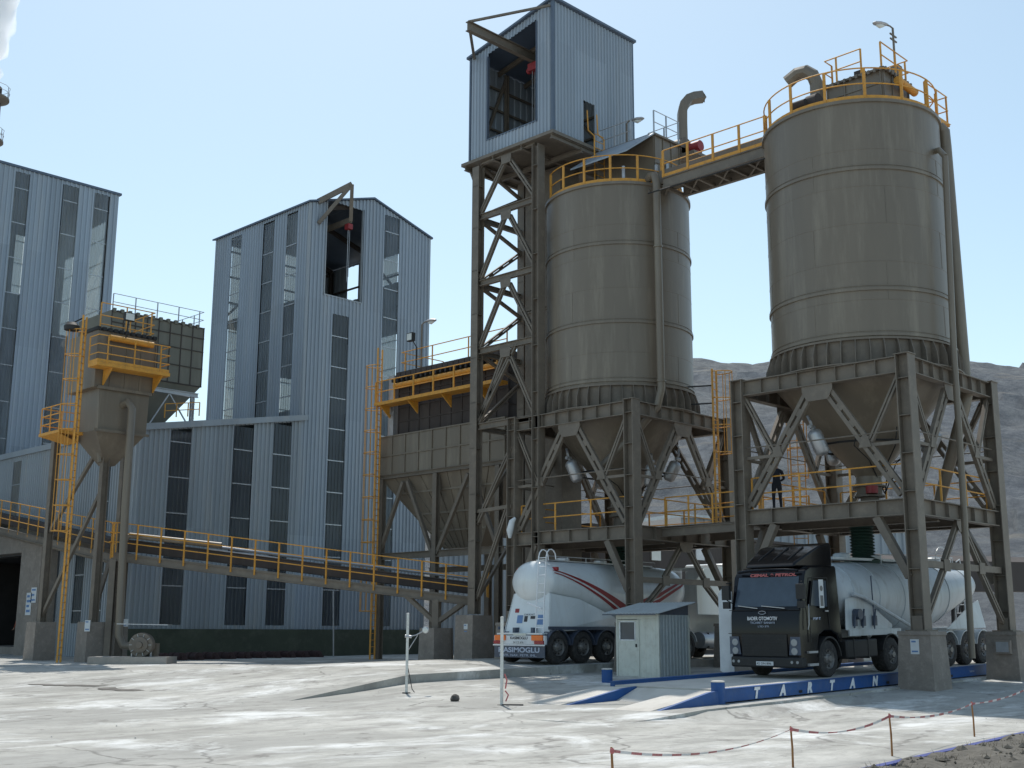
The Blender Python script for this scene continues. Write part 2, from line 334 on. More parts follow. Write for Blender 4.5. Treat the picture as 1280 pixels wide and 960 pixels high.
def ground_mat():
    m = bpy.data.materials.new('dusty_ground'); m.use_nodes = True; nt = m.node_tree; N = nt.nodes; Lk = nt.links
    b = N['Principled BSDF']; b.inputs['Roughness'].default_value = .95; b.inputs['Specular IOR Level'].default_value = .15
    tc = N.new('ShaderNodeTexCoord')
    def ns(scale, st=(1,1,1), rot=0, det=7, ro=.6, lo=.35, hi=.68):
        mp = N.new('ShaderNodeMapping'); mp.inputs['Scale'].default_value = st; mp.inputs['Rotation'].default_value = (0,0,rot); Lk.new(tc.outputs['Object'], mp.inputs[0])
        n = N.new('ShaderNodeTexNoise'); n.inputs['Scale'].default_value = scale; n.inputs['Detail'].default_value = det; n.inputs['Roughness'].default_value = ro
        n.inputs['Distortion'].default_value = .4
        Lk.new(mp.outputs[0], n.inputs[0]); r = N.new('ShaderNodeMapRange'); r.inputs[1].default_value = lo; r.inputs[2].default_value = hi; Lk.new(n.outputs[0], r.inputs[0]); return n, r.outputs[0]
    def mix(f, a, bb, amt=1.0):
        x = N.new('ShaderNodeMixRGB'); 
        if amt != 1.0:
            q = N.new('ShaderNodeMath'); q.operation = 'MULTIPLY'; q.inputs[1].default_value = amt; Lk.new(f, q.inputs[0]); f = q.outputs[0]
        Lk.new(f, x.inputs[0])
        for i, c in ((1, a), (2, bb)):
            if isinstance(c, tuple): x.inputs[i].default_value = (*c, 1)
            else: Lk.new(c, x.inputs[i])
        return x.outputs[0]
    _, f1 = ns(.16, (1, 1.6, 1), .35, det=9, ro=.7)
    c = mix(f1, (.40,.395,.365), (.55,.545,.515))
    _, f2 = ns(.42, (1, 2.4, 1), -.75, lo=.43, hi=.62, det=11, ro=.74)        # wiped, greyer lanes left by tyres
    c = mix(f2, c, (.27,.268,.25), .8)
    _, f0 = ns(.07, (1, 2.2, 1), -.78, lo=.47, hi=.57, det=8)
    c = mix(f0, c, (.31,.308,.29), .7)
    _, f3 = ns(1.3, (1, 2.0, 1), -.6, lo=.55, hi=.70, det=11, ro=.75)
    c = mix(f3, c, (.19,.185,.17), .65)
    _, f4 = ns(9.0, lo=.46, hi=.72, det=10, ro=.8)
    c = mix(f4, c, (.30,.29,.265), .5)
    wv = N.new('ShaderNodeTexWave'); wv.inputs['Scale'].default_value = .22; wv.inputs['Distortion'].default_value = 3.5; wv.inputs['Detail'].default_value = 2; wv.inputs['Detail Scale'].default_value = .35
    mp = N.new('ShaderNodeMapping'); mp.inputs['Rotation'].default_value = (0,0,R(72)); Lk.new(tc.outputs['Object'], mp.inputs[0]); Lk.new(mp.outputs[0], wv.inputs[0])
    r = N.new('ShaderNodeMapRange'); r.inputs[1].default_value = .78; r.inputs[2].default_value = .96; Lk.new(wv.outputs[1], r.inputs[0])
    nm, fm_ = ns(.6, lo=.42, hi=.6); q = N.new('ShaderNodeMath'); q.operation = 'MULTIPLY'; Lk.new(r.outputs[0], q.inputs[0]); Lk.new(fm_, q.inputs[1])
    c = mix(q.outputs[0], c, (.25,.24,.225), .5)              # tyre tracks
    _, f6 = ns(.25, (1, 1.5, 1), .9, lo=.52, hi=.64, det=11, ro=.72)           # fresh white powder
    c = mix(f6, c, (.68,.69,.68), .85)
    vo = N.new('ShaderNodeTexVoronoi'); vo.feature = 'DISTANCE_TO_EDGE'; vo.inputs['Scale'].default_value = .21
    nd = N.new('ShaderNodeTexNoise'); nd.inputs['Scale'].default_value = 1.1; nd.inputs['Detail'].default_value = 6; Lk.new(tc.outputs['Object'], nd.inputs[0])
    ad = N.new('ShaderNodeMixRGB'); ad.blend_type = 'ADD'; ad.inputs[0].default_value = .8; Lk.new(tc.outputs['Object'], ad.inputs[1]); Lk.new(nd.outputs[1], ad.inputs[2]); Lk.new(ad.outputs[0], vo.inputs[0])
    cr = N.new('ShaderNodeMapRange'); cr.inputs[1].default_value = .010; cr.inputs[2].default_value = .002; Lk.new(vo.outputs[0], cr.inputs[0])
    _, fc = ns(.18, lo=.46, hi=.56); q = N.new('ShaderNodeMath'); q.operation = 'MULTIPLY'; Lk.new(cr.outputs[0], q.inputs[0]); Lk.new(fc, q.inputs[1])
    c = mix(q.outputs[0], c, (.16,.155,.145), .7)             # cracks
    _, f5 = ns(1.4, lo=.61, hi=.68, det=6)                    # dark spills
    c = mix(f5, c, (.13,.12,.11), .55)
    Lk.new(c, b.inputs['Base Color'])
    n3, _ = ns(7, det=9, ro=.7)
    bp = N.new('ShaderNodeBump'); bp.inputs['Strength'].default_value = .45; bp.inputs['Distance'].default_value = .05
    Lk.new(n3.outputs[0], bp.inputs['Height']); Lk.new(bp.outputs[0], b.inputs['Normal'])
    return m
GROUND = ground_mat()
DUSTC = mat('dusty_concrete', (.52,.50,.46), .93, var=.13, scale=.45, dirt=(.33,.3,.26), dirt_amt=.6, bump=.4, bscale=8)
HILL_ = mat('rocky_hill', (.125,.135,.145), .95, var=.3, scale=.035, dirt=(.22,.215,.2), dirt_amt=.7, bump=1.0, bscale=.9)
GRAV = mat('brown_rubble', (.085,.078,.065), .95, var=.45, scale=3.5, dirt=(.2,.185,.155), dirt_amt=.6, bump=1, bscale=5)

def hill_mat():
    m = bpy.data.materials.new('rocky_hill_slope'); m.use_nodes = True; nt = m.node_tree; N = nt.nodes; Lk = nt.links; b = N['Principled BSDF']; b.inputs['Roughness'].default_value = 1; b.inputs['Specular IOR Level'].default_value = .1
    tc = N.new('ShaderNodeTexCoord'); last = None
    def ramp(scale, lo, hi, c0, c1, det=10, ro=.7, st=(1,1,1)):
        mp = N.new('ShaderNodeMapping'); mp.inputs['Scale'].default_value = st; Lk.new(tc.outputs['Object'], mp.inputs[0])
        n = N.new('ShaderNodeTexNoise'); n.inputs['Scale'].default_value = scale; n.inputs['Detail'].default_value = det; n.inputs['Roughness'].default_value = ro; Lk.new(mp.outputs[0], n.inputs[0])
        r = N.new('ShaderNodeValToRGB'); r.color_ramp.elements[0].position = lo; r.color_ramp.elements[1].position = hi; r.color_ramp.elements[0].color = (*c0,1); r.color_ramp.elements[1].color = (*c1,1); Lk.new(n.outputs[0], r.inputs[0]); return n, r.outputs[0]
    _, a = ramp(.02, .35, .65, (.14,.155,.175), (.175,.185,.19))  # distance haze put into these lighter, bluer slope tones
    _, c = ramp(.35, .4, .62, (.7,.7,.72), (1.22,1.21,1.18), ro=.8)
    x = N.new('ShaderNodeMixRGB'); x.blend_type = 'MULTIPLY'; x.inputs[0].default_value = .95; Lk.new(a, x.inputs[1]); Lk.new(c, x.inputs[2])
    _, d = ramp(.03, .56, .66, (0,0,0), (.55,.55,.55), st=(1,1,9))
    y = N.new('ShaderNodeMixRGB'); Lk.new(d, y.inputs[0]); Lk.new(x.outputs[0], y.inputs[1]); y.inputs[2].default_value = (.27,.25,.215,1)
    Lk.new(y.outputs[0], b.inputs['Base Color'])
    n, _ = ramp(.25, 0, 1, (0,0,0), (1,1,1), det=12, ro=.8)
    bp = N.new('ShaderNodeBump'); bp.inputs['Strength'].default_value = 1; bp.inputs['Distance'].default_value = 1.1; Lk.new(n.outputs[0], bp.inputs['Height']); Lk.new(bp.outputs[0], b.inputs['Normal'])
    return m
HILL = hill_mat()
# ---------------------------------------------------------------- ground, hill
def grid(name, m, xs, ys, fn, kind='structure', smooth=True):
    vs = [(x, y, fn(x, y)) for y in ys for x in xs]; n = len(xs)
    fs = [(j*n+i, j*n+i+1, (j+1)*n+i+1, (j+1)*n+i) for j in range(len(ys)-1) for i in range(n-1)]
    return tag(mesh_obj(name, vs, fs, m, None, smooth), kind=kind)
def gfull(x, y):
    z = gz(x, y)
    z -= .15*smooth((17.0-y)/.5)*smooth((x-20.5)/3)*(1-smooth((x-29)/5))*smooth((y-11)/3)
    if x+y < 130: z += .035*noise.noise(V(x*.22, y*.22, 0))+.012*noise.noise(V(x*1.1, y*1.1, 3))
    return z
def axis(a, b, lo, hi, fine):
    xs = []; x = a
    while x < lo: xs.append(x); x += 60
    x = lo
    while x < hi: xs.append(x); x += fine
    x = hi
    while x <= b: xs.append(x); x += 60
    return xs
grid('ground', GROUND, axis(-600, 2400, -6, 70, .5), axis(-600, 2400, -6, 70, .5), gfull)

def hillz(a, r):
    # a = azimuth right of the view direction in radians, r = distance
    top = 94.5-3*max(0, .3-a)*4+3.2*math.sin(a*9+1)+2.0*math.sin(a*23)-max(0, a-.36)*60-max(0, .02-a)*180
    top = max(top, 4)
    t = (r-120)/330
    if t < 0: return -1
    p = smooth(min(1, t*1.02))*.82+min(1, t)*.18 if t < 1 else 1-(t-1)*.9
    z = top*p
    k = min(1, max(0, t)*3)*(.25 if .9 < t < 1.1 else 1)
    q = V(a*300, r, 0)
    z += k*(7*noise.noise(q*.012)+3.2*noise.noise(q*.04+V(5,0,0))+1.3*noise.noise(q*.13)+.6*noise.noise(q*.35))
    z += k*2.2*(1 if math.sin(r*.055+a*6+2*noise.noise(q*.02)) > .93 else 0)
    return z
vs = []; NA, NR = 420, 170
for i in range(NA+1):
    a = -.55+1.35*i/NA
    for j in range(NR+1):
        r = 118+480*j/NR; az = YAW+a
        vs.append((math.sin(az)*r, math.cos(az)*r, hillz(a, r)))
fs = [(i*(NR+1)+j, (i+1)*(NR+1)+j, (i+1)*(NR+1)+j+1, i*(NR+1)+j+1) for i in range(NA) for j in range(NR)]
tag(mesh_obj('hill', vs, [f[::-1] for f in fs], HILL, None, True), kind='structure')

# raised concrete lane under the left silo, with its bevelled left end
m = MB()
xa, xb, ya, yb = 24.1, 60.0, 28.1, 34.4
zt0 = lambda x, y: gz(x, y)+.27
def padtop(x): return zt0(x, 28)
# sheet top with small segments
n = 24; pv = []
for i in range(n+1):
    x = xa+(xb-xa)*i/n
    for y in (ya, yb): pv.append(V(x, y, gz(x, y)+.27))
base = len(m.v)
m.add(pv+[V(p.x, p.y, -.6) for p in pv],
  [(2*i, 2*i+2, 2*i+3, 2*i+1) for i in range(n)]+[(2*i+50, 2*i+52, 2*i+2, 2*i) for i in range(n)]+[(2*i+1, 2*i+3, 2*i+53, 2*i+51) for i in range(n)]+[(50, 0, 1, 51), (48, 98, 99, 49)])
# ramp wedge down to the left front
m.add([V(24.1,28.1,gz(24.1,28.1)+.27), V(24.1,34.4,gz(24.1,34.4)+.27), V(13.0,40.5,gz(13.0,40.5)-.09), V(18.1,25.9,gz(18.1,25.9)-.02), V(24.1,28.1,-.6), V(13.0,40.5,-.6), V(18.1,25.9,-.6)],
  [(0,1,2,3), (3,6,4,0), (3,2,5,6)])
tag(m.build('concrete_pad', GROUND), kind='structure')

# low concrete bed of the weighbridge with its tapering entrance
WB_A = 0.0                                   # weighbridge turned a little from the frames
WO = V(25.3, 17.6, 0)
def W(u, v, z): return V(WO.x+u*math.cos(WB_A)-v*math.sin(WB_A), WO.y+u*math.sin(WB_A)+v*math.cos(WB_A), z)
def WZ(u): return -.05+.0215*u
def wz(u): return WZ(u)-.09
m = MB()
def lay(mb, poly, top, bot):
    n = len(poly); mb.add([W(u, v, top(u, v)) for u, v in poly]+[W(u, v, bot) for u, v in poly], [tuple(range(n))]+[(i, n+i, n+(i+1) % n, (i+1) % n) for i in range(n)])
lay(m, [(-1.6,-.62),(20.5,-.36),(20.5,4.2),(-1.6,4.2)], lambda u, v: wz(u)+.08-.006*abs(v), -.6)
lay(m, [(-5.6,-1.3),(-1.6,-.62),(-1.6,4.2),(-6.8,4.8)], lambda u, v: (wz(u)+.08 if u > -3 else gz(*W(u,v,0).xy)-.01), -.6)
tag(m.build('concrete_ramp', GROUND), kind='structure')

# blue kerb and the rubble strip at the lower right
k0, k1 = V(11.0, 7.98, -.2), V(32, 10.5, -.2)
m = MB(); d = (k1-k0); q = V(d.y, -d.x, 0).normalized()
m.add([k0+V(0,0,-.3), k1+V(0,0,-.3), k1+q*.13+V(0,0,-.3), k0+q*.13+V(0,0,-.3), k0+V(0,0,.09), k1+V(0,0,.09), k1+q*.13+V(0,0,.09), k0+q*.13+V(0,0,.09)],
  [(0,1,5,4),(4,5,6,7),(2,3,7,6),(0,4,7,3),(1,2,6,5)])
tag(m.build('kerb', BLUEK), kind='structure')
m = MB(); n1, n2 = 90, 26
vs = []; fs = []
for i in range(n1+1):
    for j in range(n2+1):
        p = k0-d*.3+d*1.3*i/n1+q*(.13+6*j/n2)
        vs.append(V(p.x, p.y, -.10+.10*noise.noise(V(p.x*1.6, p.y*1.6, 1))+.05*noise.noise(V(p.x*5, p.y*5, 1))-.02*j/n2))
for i in range(n1):
    for j in range(n2): a = i*(n2+1)+j; fs.append((a, a+1, a+n2+2, a+n2+1))
tag(mesh_obj('rubble_strip', vs, [f[::-1] for f in fs], GRAV, None, True), kind='stuff')
m = MB()
rnd = random.Random(3)
for i in range(900):
    t = rnd.random(); p = k0-d*.2+d*1.2*t+q*(.2+5*rnd.random()**1.6); r = .02+.07*rnd.random()**3
    z = -.10+.10*noise.noise(V(p.x*1.6, p.y*1.6, 1))
    a = rnd.random()*3; vs = []
    for k in range(6):
        dd = [(1,0,0),(-1,0,0),(0,1,0),(0,-1,0),(0,0,.7),(0,0,-.6)][k]; e = V(*dd)*r*(.7+.6*rnd.random()); e.rotate(Euler((0,0,a))); vs.append(V(p.x,p.y,z)+e)
    m.add(vs, [(0,2,4),(2,1,4),(1,3,4),(3,0,4),(2,0,5),(1,2,5),(3,1,5),(0,3,5)])
tag(m.build('loose_stones', GRAV), kind='stuff')
m = MB()                                                    # dry weeds in the rubble
for i in range(7000):
    t = rnd.random(); p = k0-d*.2+d*1.2*t+q*(.15+5.2*rnd.random()**1.3); z = -.10+.10*noise.noise(V(p.x*1.6, p.y*1.6, 1))
    if noise.noise(V(p.x*.9, p.y*.9, 7)) < -.05: continue
    h = rnd.uniform(.02,.11); a = rnd.random()*6.28; e = V(math.cos(a), math.sin(a), 0); l = V(rnd.uniform(-.1,.1), rnd.uniform(-.1,.1), h)
    m.add([V(p.x,p.y,z-.03)-e*.006, V(p.x,p.y,z-.03)+e*.006, V(p.x,p.y,z)+l], [(0,1,2)])
tag(m.build('dry_weeds', mat('dry_weed', (.13,.11,.07), .9, var=.4, scale=2)), kind='stuff')
# scattered crumbs on the yard
m = MB()
for i in range(260):
    x = rnd.uniform(8, 34); y = rnd.uniform(8, 34)
    if x+y < 20 or x+y > 58 or (x > 23 and 26 < y) or (x > 19 and 15.8 < y < 23): continue
    r = .006+.018*rnd.random()**4; z = gz(x, y); vs = []
    for dd in ((1,0,0),(-1,0,0),(0,1,0),(0,-1,0),(0,0,.8),(0,0,-.6)): vs.append(V(x,y,z)+V(*dd)*r*(.7+.6*rnd.random()))
    m.add(vs, [(0,2,4),(2,1,4),(1,3,4),(3,0,4),(2,0,5),(1,2,5),(3,1,5),(0,3,5)])
tag(m.build('gravel_crumbs', DUSTC), kind='stuff')
st = MB(); st.rev((0,0,0), [(.001,-.1),(.08,-.08),(.12,0),(.09,.08),(.03,.12),(.001,.12)], 9)
for v in st.v: v += V(.02,.01,0)*noise.noise(v*20)*2; v.x *= 1.15
o = st.build('stone', STONE, None, True); q = ZP(574, 888, gz(21,22.5)+.06) if 'ZP' in globals() else V(21,22.5,0); o.location = (21.2, 22.9, gz(21.2,22.9)+.07)
tag(o, 'dark round stone lying alone on the white dusty yard between the two white posts', 'stone')

# ---------------------------------------------------------------- corrugated sheet
def corr(mb, o, d, n, u0, u1, z0, z1, pitch=.2, dep=.035, holes=()):
    """sheet wall: origin o, unit direction d, outward n; z0/z1 numbers or functions of u; holes (ua,ub,za,zb)"""
    o, d, n = Vector(o), Vector(d), Vector(n); f0 = z0 if callable(z0) else (lambda u: z0); f1 = z1 if callable(z1) else (lambda u: z1)
    br = []; u = u0; prof = ((0,0),(.5,0),(.6,1),(.9,1))
    while u < u1-1e-4:
        for a, h in prof:
            if u+a*pitch < u1-1e-4: br.append((u+a*pitch, h))
        u += pitch
    br.append((u1, 0))
    for (ua, ha), (ub, hb) in zip(br, br[1:]):
        c = (ua+ub)/2; segs = [(f0, f1)]
        for (ha_, hb_, za, zb) in holes:
            if ha_ <= c <= hb_:
                new = []
                for s0, s1 in segs:
                    a0, a1 = s0(c), s1(c); zza = za if not callable(za) else za(c); zzb = zb if not callable(zb) else zb(c)
                    if zza >= a1-.01 or zzb <= a0+.01: new.append((s0, s1)); continue
                    if zza > a0+.01: new.append((s0, (lambda u, q=zza: q)))
                    if zzb < a1-.01: new.append(((lambda u, q=zzb: q), s1))
                segs = new
        for s0, s1 in segs:
            pa, pb = o+d*ua+n*(ha*dep), o+d*ub+n*(hb*dep)
            mb.add([pa+V(0,0,s0(ua)), pb+V(0,0,s0(ub)), pb+V(0,0,s1(ub)), pa+V(0,0,s1(ua))], [(0,1,2,3)])
    return mb
def strip(parent, o, d, n, u0, u1, za, zb, m, gst=1.72, inset=.01, z_first=None):
    mb = MB(); o = Vector(o)-Vector(n)*inset
    if m is PANEB: corr(mb, o, d, n, u0, u1, za, zb, .9, .012)
    else: corr(mb, o, d, n, u0, u1, za, zb, .22, .035)
    w_ = mb.build('translucent_window', m, parent)
    g = MB(); D = Vector(d); zz = za if not callable(za) else za((u0+u1)/2); zt = zb if not callable(zb) else min(zb(u0), zb(u1))
    z = (z_first or zz+.6)
    while z < zt-.2:
        g.bar(o+D*(u0+.01)+V(0,0,z)+Vector(n)*.028, o+D*(u1-.01)+V(0,0,z)+Vector(n)*.028, .03, .055); z += gst
    g.build('girt', GALV, w_)
    return w_

def ZP(px, py, z): d = CAMF*FPX+CAMR*(px-640)-CAMU*(py-480); return CAMC+d*((z-EYE)/d.z)
def XP(px, py, x): d = CAMF*FPX+CAMR*(px-640)-CAMU*(py-480); return CAMC+d*(x/d.x)
def YP(px, py, y): d = CAMF*FPX+CAMR*(px-640)-CAMU*(py-480); return CAMC+d*(y/d.y)

# ---------------------------------------------------------------- tall hall in the middle
X0, X1, Y0, Y1 = 36.82, 45.57, 52.0, 61.6
ZE, ZR, XR = 24.69, 26.0, 41.2
def gable(x): return ZE+(ZR-ZE)*(1-abs(x-XR)/(XR-X0))
hall = thing('clad_hall', 'tall blue grey corrugated hall with a gable and an open hoist bay near its top', 'building', (X0, Y0, .3))
hs = [(1.73, 2.83, 1.85, 18.7), (5.3, 6.33, 1.85, lambda u: gable(X0+5.8)-.25), (1.13, 3.68, 19.72, 25.15)]
m = MB(); corr(m, (X0, Y0, 0), (1,0,0), (0,-1,0), 0, X1-X0, 1.65, lambda u: gable(X0+u), .25, .06, hs)
m.build('wall', CLAD, hall)
m = MB(); corr(m, (X0, Y0, 0), (0,1,0), (-1,0,0), 0, Y1-Y0, 10.0, ZE, .25, .06, [(6.67, 7.7, 12.6, 24.4), (3.33, 4.4, 12.6, 24.5), (1.1, 2.1, 12.6, 24.5)])
m.build('wall', CLAD, hall)
bh = [(1.2, 3.0, 13.5, 24.6), (4.6, 6.3, 21.4, 25.0), (4.6, 6.3, 14.4, 17.0)]
m = MB(); corr(m, (X0, Y1, 0), (1,0,0), (0,1,0), 0, X1-X0, .3, lambda u: gable(X0+u), .44, .04, bh); m.build('wall', CLAD, hall)
eh = [(2.9, 4.5, 22.6, 24.4), (2.9, 4.5, 16.6, 19.3), (6.75, 7.95, 22.3, 24.55)]
m = MB(); corr(m, (X1, Y0, 0), (0,1,0), (1,0,0), 0, Y1-Y0, .3, ZE, .44, .04, eh); m.build('wall', CLAD, hall)
strip(hall, (X0,Y0,0), (1,0,0), (0,-1,0), 1.73, 2.83, 1.85, 18.7, PANED, z_first=3.7)
strip(hall, (X0,Y0,0), (1,0,0), (0,-1,0), 5.3, 6.33, 1.85, gable(X0+5.8)-.25, PANE, z_first=3.7)
for a, b in ((6.67,7.7),(3.33,4.4),(1.1,2.1)): strip(hall, (X0,Y0,0), (0,1,0), (-1,0,0), a, b, 12.6, 24.4, PANE, z_first=14.0)
strip(hall, (X0,Y1,0), (1,0,0), (0,1,0), 1.2, 3.0, 13.5, 24.6, PANEB)
strip(hall, (X0,Y1,0), (1,0,0), (0,1,0), 4.6, 6.3, 21.4, 25.0, PANEB); strip(hall, (X0,Y1,0), (1,0,0), (0,1,0), 4.6, 6.3, 14.4, 17.0, PANEB)
for a, b, c, e in eh[:2]: strip(hall, (X1,Y0,0), (0,1,0), (1,0,0), a, b, c, e, PANEB)
m = MB()                                                    # roof, eaves and ridge
for xa_, xb_ in ((X0-.15, XR), (XR, X1+.15)):
    za, zb = (gable(xa_) if xa_ < X0 else ZR), (ZR if xb_ == XR else gable(xb_))
    m.prism([V(xa_,Y0-.15,za+.03), V(xb_,Y0-.15,zb+.03), V(xb_,Y0-.15,zb+.13), V(xa_,Y0-.15,za+.13)], (0, Y1-Y0+.3, 0))
m.build('roof', TRIM, hall)
m = MB()                                                    # corner and opening flashings
m.box(X0-.05, Y0-.05, 12.6, X0+.08, Y0+.08, ZE); m.box(X1-.08, Y0-.055, 1.6, X1+.05, Y0+.08, ZE)
for x in (X0+1.09, X0+3.68): m.box(x, Y0-.06, 19.68, x+.06, Y0+.12, 25.2)
m.box(X0+1.09, Y0-.063, 19.64, X0+3.74, Y0+.12, 19.71)
m.build('flashing', CLADD, hall)
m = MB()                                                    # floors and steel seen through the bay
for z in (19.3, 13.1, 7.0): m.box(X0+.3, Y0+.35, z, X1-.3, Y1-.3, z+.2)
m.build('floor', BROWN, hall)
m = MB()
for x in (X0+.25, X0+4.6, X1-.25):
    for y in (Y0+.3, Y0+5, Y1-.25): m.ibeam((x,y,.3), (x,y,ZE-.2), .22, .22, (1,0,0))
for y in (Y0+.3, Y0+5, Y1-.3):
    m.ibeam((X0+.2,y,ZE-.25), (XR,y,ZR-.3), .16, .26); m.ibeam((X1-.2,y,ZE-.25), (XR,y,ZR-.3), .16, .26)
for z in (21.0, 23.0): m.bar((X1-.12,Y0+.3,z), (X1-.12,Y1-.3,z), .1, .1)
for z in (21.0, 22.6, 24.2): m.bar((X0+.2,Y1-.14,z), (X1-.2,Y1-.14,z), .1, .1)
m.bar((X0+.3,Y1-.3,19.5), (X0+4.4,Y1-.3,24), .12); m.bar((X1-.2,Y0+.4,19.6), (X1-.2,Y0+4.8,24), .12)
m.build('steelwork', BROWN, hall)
m = MB(); ap = V(38.8, 50.9, 26.0)
m.bar(ap, (37.3, 51.95, 24.85), .14, .3); m.bar(ap, (37.35, 51.9, 23.6), .13, .2); m.bar(ap, (39.25, 51.5, 24.1), .2, .34); m.bar((39.25,51.5,24.15),(39.25,60,24.15), .18,.3)
m.build('hoist_jib', STEEL, hall)
m = MB(); m.box(39.1, 51.5, 23.65, 39.4, 51.85, 23.95); c_ = MB(); c_.tube([(39.22,51.68,23.6),(39.22,51.68,20.6)], .018, 5); c_.tube([(39.33,51.68,23.6),(39.33,51.68,20.9)], .014, 5); c_.build('chain', GALV, hall)
m.build('chain_hoist', RED, hall)
rel(hall)
# plinth wall under both halls
pl = MB(); pl.box(27.3, 51.72, -.2, X1+6, 51.95, 1.66)
pl = pl.build('plinth_wall', CONCG); tag(pl, 'long dark green painted plinth wall under the corrugated cladding', 'wall')

# ---------------------------------------------------------------- low hall with sloping roof
XL = 27.46
lroof = lambda x: 10.97+(x-XL)*(12.62-10.97)/(X0-XL)
low = thing('low_hall', 'lower blue grey corrugated hall with three dark window strips and a sloping roof edge', 'building', (XL, Y0, .3))
hs = [(a-XL, b-XL, 1.85, (lambda u: lroof(XL+u)-.18)) for a, b in ((29.2,30.34),(32.74,33.86),(35.05,36.2))]
m = MB(); corr(m, (XL,Y0-.002,0), (1,0,0), (0,-1,0), 0, X0-XL, 1.65, lambda u: lroof(XL+u), .25, .06, hs); m.build('wall', CLADD, low)
for a, b, c, e in hs: strip(low, (XL,Y0,0), (1,0,0), (0,-1,0), a, b, c, lroof(XL+a)-.18, PANED, z_first=3.66)
lh = [(2.3, 3.3, 1.9, 10.6), (4.3, 5.2, 1.9, 6.0), (12.6, 13.6, 7.0, 10.6)]
m = MB(); corr(m, (XL,Y0,0), (0,1,0), (-1,0,0), 0, 22.9, .3, 10.97, .25, .06, lh+[(9.35, 18.45, 0, 5.4)]); m.build('wall', CLADD, low)
for a, b, c, e in lh: strip(low, (XL,Y0,0), (0,1,0), (-1,0,0), a, b, c, e, PANED)
m = MB(); m.prism([V(XL-.1,Y0-.12,10.98), V(X0,Y0-.12,12.63), V(X0,Y0-.12,12.78), V(XL-.1,Y0-.12,11.12)], (0,23.0,0)); m.build('roof', CLADD, low)
m = MB(); m.box(XL-.14, Y0-.14, 10.86, XL-.02, Y0+22.9, 11.16); m.prism([V(XL-.14,Y0-.17,10.82), V(X0+.3,Y0-.17,12.55), V(X0+.3,Y0-.17,12.84), V(XL-.14,Y0-.17,11.14)], (0,.045,0)); m.build('gutter', CLADD, low)
m = MB()
for x, y in ((XL+.3,Y0+.4),(32,Y0+.4),(36.3,Y0+.4)): m.ibeam((x,y,.3),(x,y,lroof(x)-.3), .25, .25, (1,0,0))
m.bar((XL+.3,Y0+.5,6.5),(36.4,Y0+.5,6.5), .2,.3); m.bar((XL+.4,Y0+.5,.5),(32,Y0+.5,6.3),.12); m.prism([V(XL+.2,Y0+6,.3),V(X0-.2,Y0+6,.3),V(X0-.2,Y0+6,12.4),V(XL+.2,Y0+6,10.85)],(0,.1,0))  # last prism: unseen inner wall added so the window strips stay dark
m.build('steelwork', BROWN, low)
rel(low)

# ---------------------------------------------------------------- hall at the left edge
YL = 75.0; LX0, LX1, LZ = 10.0, 37.05, 31.1
left = thing('clad_hall', 'very tall blue grey corrugated hall cut by the left edge with yellow lit window strips', 'building', (LX1, YL, .3))
ss = []
for a, b in ((19,37),(79.5,98),(118,136)):
    y = 204+.275*a+12; ss.append((YP(a, y, YL).x-LX0, YP(b, y, YL).x-LX0))
ss.append((ss[0][0]-4.8, ss[0][0]-3.6))
m = MB(); corr(m, (LX0,YL,0), (1,0,0), (0,-1,0), 0, LX1-LX0, 4, LZ, .32, .07, [(a, b, 8, LZ-.25) for a, b in ss]); m.build('wall', CLAD, left)
for a, b in ss: strip(left, (LX0,YL,0), (1,0,0), (0,-1,0), a, b, 8, LZ-.25, PANE, gst=2.35)
m = MB(); corr(m, (LX1,YL,0), (0,1,0), (1,0,0), 0, 12, .3, LZ, .44, .04, [(1.2,4.7,20.9,29.6),(5.6,7.8,20.9,28.1),(9.2,10.8,12,19)]); m.build('wall', CLAD, left)
for a, b, c, e in ((1.2,4.7,20.9,29.6),(5.6,7.8,20.9,28.1),(9.2,10.8,12,19)): strip(left, (LX1,YL,0), (0,1,0), (1,0,0), a, b, c, e, PANEB)
bk = [(1.2,26,26.1,30.6),(11,15,15.4,19.6),(18,22.3,14.2,18)]
m = MB(); corr(m, (LX0,YL+12,0), (1,0,0), (0,1,0), 0, LX1-LX0, .3, LZ, .44, .04, bk); m.build('wall', CLAD, left)
for a, b, c, e in bk: strip(left, (LX0,YL+12,0), (1,0,0), (0,1,0), a, b, c, e, PANEB)
m = MB(); m.box(LX0, YL-.14, LZ+.01, LX1+.14, YL+12.1, LZ+.16); m.build('roof', TRIM, left)
m = MB()
for z in (10.6, 20.4): m.box(LX0+.3, YL+.4, z, LX1-.3, YL+11.6, z+.25)
for x in (17, 23.6, 30.2, 36.6): m.ibeam((x,YL+.4,.3),(x,YL+.4,LZ-.2), .25, .25, (1,0,0))
m.build('steelwork', BROWN, left)
rel(left)

